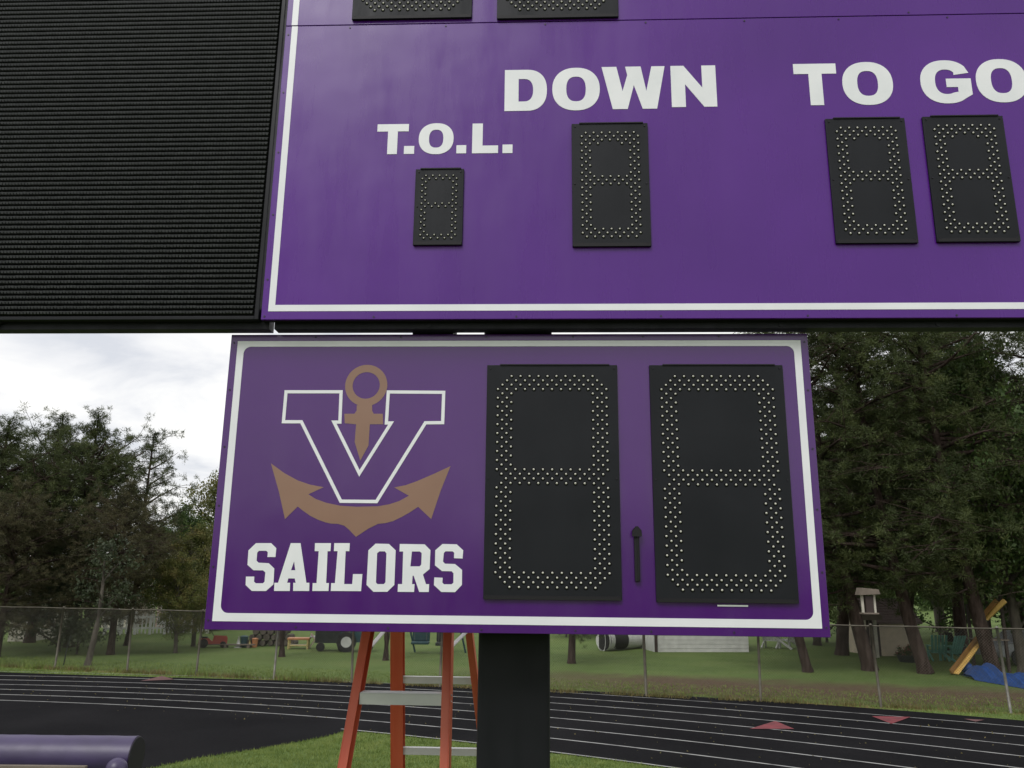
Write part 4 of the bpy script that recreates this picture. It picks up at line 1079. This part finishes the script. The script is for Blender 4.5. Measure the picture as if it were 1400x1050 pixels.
mower(292, 885, .3, 'faded red riding mower just below the left corner of the smaller scoreboard', 'mower_red', .62)

# left gardens
house('cream_garage', 10, 44, 877, 1.45, 2.2, 5, 'siding_cream', 'roof_grey', 'cream garage wall glimpsed between trunks at far left', 'garage', wins=((.55, .7, .8, 1.3),))
house('cream_bungalow', 138, 176, 858, 2.4, 3.9, 6, 'siding_cream', 'roof_grey', 'small cream bungalow seen over the fence left of the picket fence', 'house', wins=((.25, .4, 1.0, 1.9), (.6, .75, 1.0, 1.9)))
house('pink_house', 212, 246, 859, 2.0, 3.4, 7, 'siding_pink', 'roof_grey', 'faded pink house behind the white picket fence', 'house', wins=((.2, .35, .9, 1.5), (.6, .8, .9, 1.5)))
house('white_house', 251, 300, 860, 2.2, 3.6, 7, 'siding_white', 'roof_grey', 'white house partly hidden behind the left edge of the smaller scoreboard', 'house', wins=((.2, .35, .9, 1.6),), door=(.5, .62, 1.9))
a_ = ground(142, 868.5); c_ = ground(283, 866); pk = empty('picket_fence', a_, math.atan2(c_.y - a_.y, c_.x - a_.x), 'low white picket fence across the lawn at the left', 'fence')
Lp = (c_ - a_).length; b = MB(); b.bb(0, Lp, -.02, .02, .25, .34); b.bb(0, Lp, -.02, .02, .75, .84); b.build('rail', 'plastic_white', pk)
b = MB(); x = .06
while x < Lp: b.plate([[(x - .035, .05), (x + .035, .05), (x + .035, .92), (x, .98), (x - .035, .92)]], -.045, -.021); x += .17
b.build('pickets', 'plastic_white', pk, kind='stuff')
for i in range(8): b = MB(); x = Lp * i / 7; b.bb(x - .06, x + .06, -.06, .06, 0, 1.05); b.build('post', 'plastic_white', pk)
# clutter in front of the left lawn (toys, cones, chairs, cart)
def cone(px_, py_, h, label, m='plastic_white'):
    r_ = empty('marker_cone', ground(px_, py_), 0, label, 'cone')
    b = MB(); b.tube([(0, 0, .03), (0, 0, h)], [h * .22, h * .05], 12); b.build('body', m, r_, smooth=True)
    b = MB(); b.bb(-h * .3, h * .3, -h * .3, h * .3, 0, .03); b.build('base', m, r_)
cone(325.5, 885.5, .42, 'white cone right of the red mower')
cone(341, 885.5, .30, 'short cream cone beside a dark bin', 'toy_yellow')
def bin_(px_, py_, h, m, label, name='garden_bin', cat='bin'):
    r_ = empty(name, ground(px_, py_), 0, label, cat)
    b = MB(); b.tube([(0, 0, 0), (0, 0, h * .85)], [h * .26, h * .34], 12); b.build('body', m, r_); b = MB(); b.tube([(0, 0, h * .85), (0, 0, h * .92), (0, 0, h)], [h * .37, h * .36, h * .12], 12); b.build('lid', m, r_)
bin_(333, 885, .45, 'teal_dark', 'dark garden bin between the two pale cones'); bin_(348, 885, .36, 'toy_orange', 'orange brown tub right of the short cream cone')
b = MB(); [b.bb(-1.1, 1.1, -.12 + k * .13, -.01 + k * .13, .10, .14) for k in range(2)]; [b.bb(x - .05, x + .05, -.12, .12, 0, .10) for x in (-.9, 0, .9)]
o = b.build('low_bench', 'wood_grey', None); o.location = ground(309, 885.5); tag(o, 'low weathered plank bench between the red mower and the white cone', 'bench')
# log pile
lp_ = empty('log_pile', ground(372, 883), .05, 'low pile of brown logs left of the dark pine trunk', 'logs'); rr2 = random.Random(8)
for j in range(3):
    for i in range(7 - j):
        b = MB(); x = -.9 + i * .29 + j * .14; z = .13 + j * .22; b.tube([(x, -.3 + rr2.uniform(-.05, .05), z), (x + .02, .3, z)], .12 + rr2.uniform(-.02, .02), 9); b.build('log', 'bark_grey', lp_)
# toy table orange/yellow
r_ = empty('toy_table', ground(408, 887), .1, 'orange and yellow plastic play table beside the crossed folding chair', 'play table')
b = MB(); b.bb(-.42, .42, -.25, .25, .34, .42); b.build('top', 'toy_orange', r_, bevel=.02); b = MB(); b.bb(-.36, .36, -.2, .2, .10, .16); b.build('shelf', 'toy_yellow', r_, bevel=.02)
for x in (-.36, .36):
    for y in (-.2, .2): b = MB(); b.tube([(x, y, 0), (x, y, .34)], .035, 8); b.build('leg', 'toy_yellow', r_)
r_ = empty('folding_chair', ground(432, 886.5), .2, 'folding chair with crossed legs beside the dark cart', 'chair')
for y in (-.22, .22):
    b = MB(); b.bar((-.28, y, 0), (.28, y, .8), .04, .04); b.build('leg', 'siding_pink', r_); b = MB(); b.bar((.28, y, 0), (-.22, y, .55), .04, .04); b.build('leg', 'siding_pink', r_)
b = MB(); b.bb(-.25, .2, -.2, .2, .42, .46); b.build('seat', 'car_silver', r_)
# utility cart with tractor
r_ = empty('utility_cart', ground(455, 889.5), .05, 'dark mesh sided utility cart left of the ladder', 'cart')
b = MB(); b.bb(-.62, .62, -.4, .4, .30, .34)
for z in (.42, .52, .62, .72): b.bb(-.62, .62, -.41, -.39, z - .02, z + .02); b.bb(-.62, .62, .39, .41, z - .02, z + .02)
b.bb(-.62, .62, -.385, -.37, .30, .75)
b.build('bed', 'cart_dark', r_)
for x in (-.6, -.2, .2, .6): b = MB(); b.bb(x - .02, x + .02, -.43, -.41, .3, .8); b.build('stake', 'cart_dark', r_)
for x in (-.4, .4): b = MB(); b.tube([(x, -.48, .16), (x, -.42, .16)], .16, 14); b.build('wheel', 'rubber', r_)
r_ = empty('garden_tractor', ground(487, 890.5), .1, 'teal garden tractor with pale wheel hubs behind the front ladder rail', 'tractor')
b = MB(); b.plate([[(-.6, .35), (.55, .35), (.6, .8), (-.1, .86), (-.3, .62), (-.6, .7)]], -.24, .24); b.build('body', 'teal_dark', r_, bevel=.03)
for x, q_ in ((-.35, .36), (.42, .24)):
    b = MB(); b.tube([(x, -.46, q_), (x, -.28, q_)], q_, 18); w_ = b.build('wheel', 'rubber', r_); b = MB(); b.tube([(x, -.475, q_), (x, -.461, q_)], q_ * .55, 14); b.build('hub', 'plastic_white', w_)
b = MB(); b.bb(-.5, -.15, -.2, .2, .72, .8); b.bb(-.52, -.46, -.2, .2, .8, 1.1); b.build('seat', 'rubber', r_)
b = MB(); b.tube([(.05, 0, .8), (-.05, 0, 1.1), (-.06, 0, 1.11)], [.02, .02, .15], 10); b.build('steering_wheel', 'rubber', r_)
# teal swing set behind the ladder
r_ = empty('swing_set', ground(590, 893), 0, 'teal climbing frame seen between the ladder rails and the black post', 'climbing frame')
for x in (-1.0, .9):
    for s_ in (-1, 1): b = MB(); b.tube([(x + s_ * .35, s_ * .3, 0), (x, 0, 1.5)], .035, 8); b.build('leg', 'teal_dark', r_)
b = MB(); b.tube([(-1.1, 0, 1.5), (1.0, 0, 1.5)], .04, 8); b.build('crossbar', 'teal_dark', r_)
b = MB(); b.bb(-.75, -.1, -.28, .28, .32, .42); b.bb(-.75, -.1, .2, .28, .42, .85); b.build('tub_seat', 'teal_dark', r_, bevel=.03)
b = MB(); b.bb(.15, .7, -.28, .28, .28, .40); b.bb(.15, .7, .2, .28, .40, .9); b.build('tub_seat', 'cart_dark', r_, bevel=.03)
b = MB(); [b.tube([(x, 0, .4), (x, 0, 1.5)], .01, 5) for x in (-.65, -.2, .25, .6)]; b.build('chains', 'galvanised', r_, kind='stuff')

# woods on the far side of the field, behind the viewer: the glossy boards mirror them
rg = np.random.default_rng(19); C_ = []
for i in range(3200):
    x = rg.uniform(-110, 110); C_.append((x, -75 + rg.normal(0, 3), rg.uniform(.3, 5.5 + 1.6 * math.sin(x * .17) + 1.1 * math.sin(x * .43 + 1))))
C_ = np.array(C_)
tag(np_mesh('field_woods', tufts(C_, np.full(len(C_), 1.2), 26, .8, .2, rg, 1.0), 'leaves_green'), 'low woodland along the far side of the sports field', 'woods', kind='stuff')
# distant tree line closing the view behind the gardens
rg = np.random.default_rng(9); C_ = []
for i in range(2600):
    x = rg.uniform(-75, 75); C_.append((x, 95 + rg.normal(0, 3), rg.uniform(.3, 5.2 + 1.6 * math.sin(x * .21) + 1.1 * math.sin(x * .57 + 1))))
C_ = np.array(C_); F_ = tufts(C_, np.full(len(C_), 1.1), 26, .55, .12, rg, 1.0)
tag(np_mesh('distant_woods', F_, 'leaves_green'), 'far off low woodland closing the view behind the gardens', 'woods', kind='stuff')
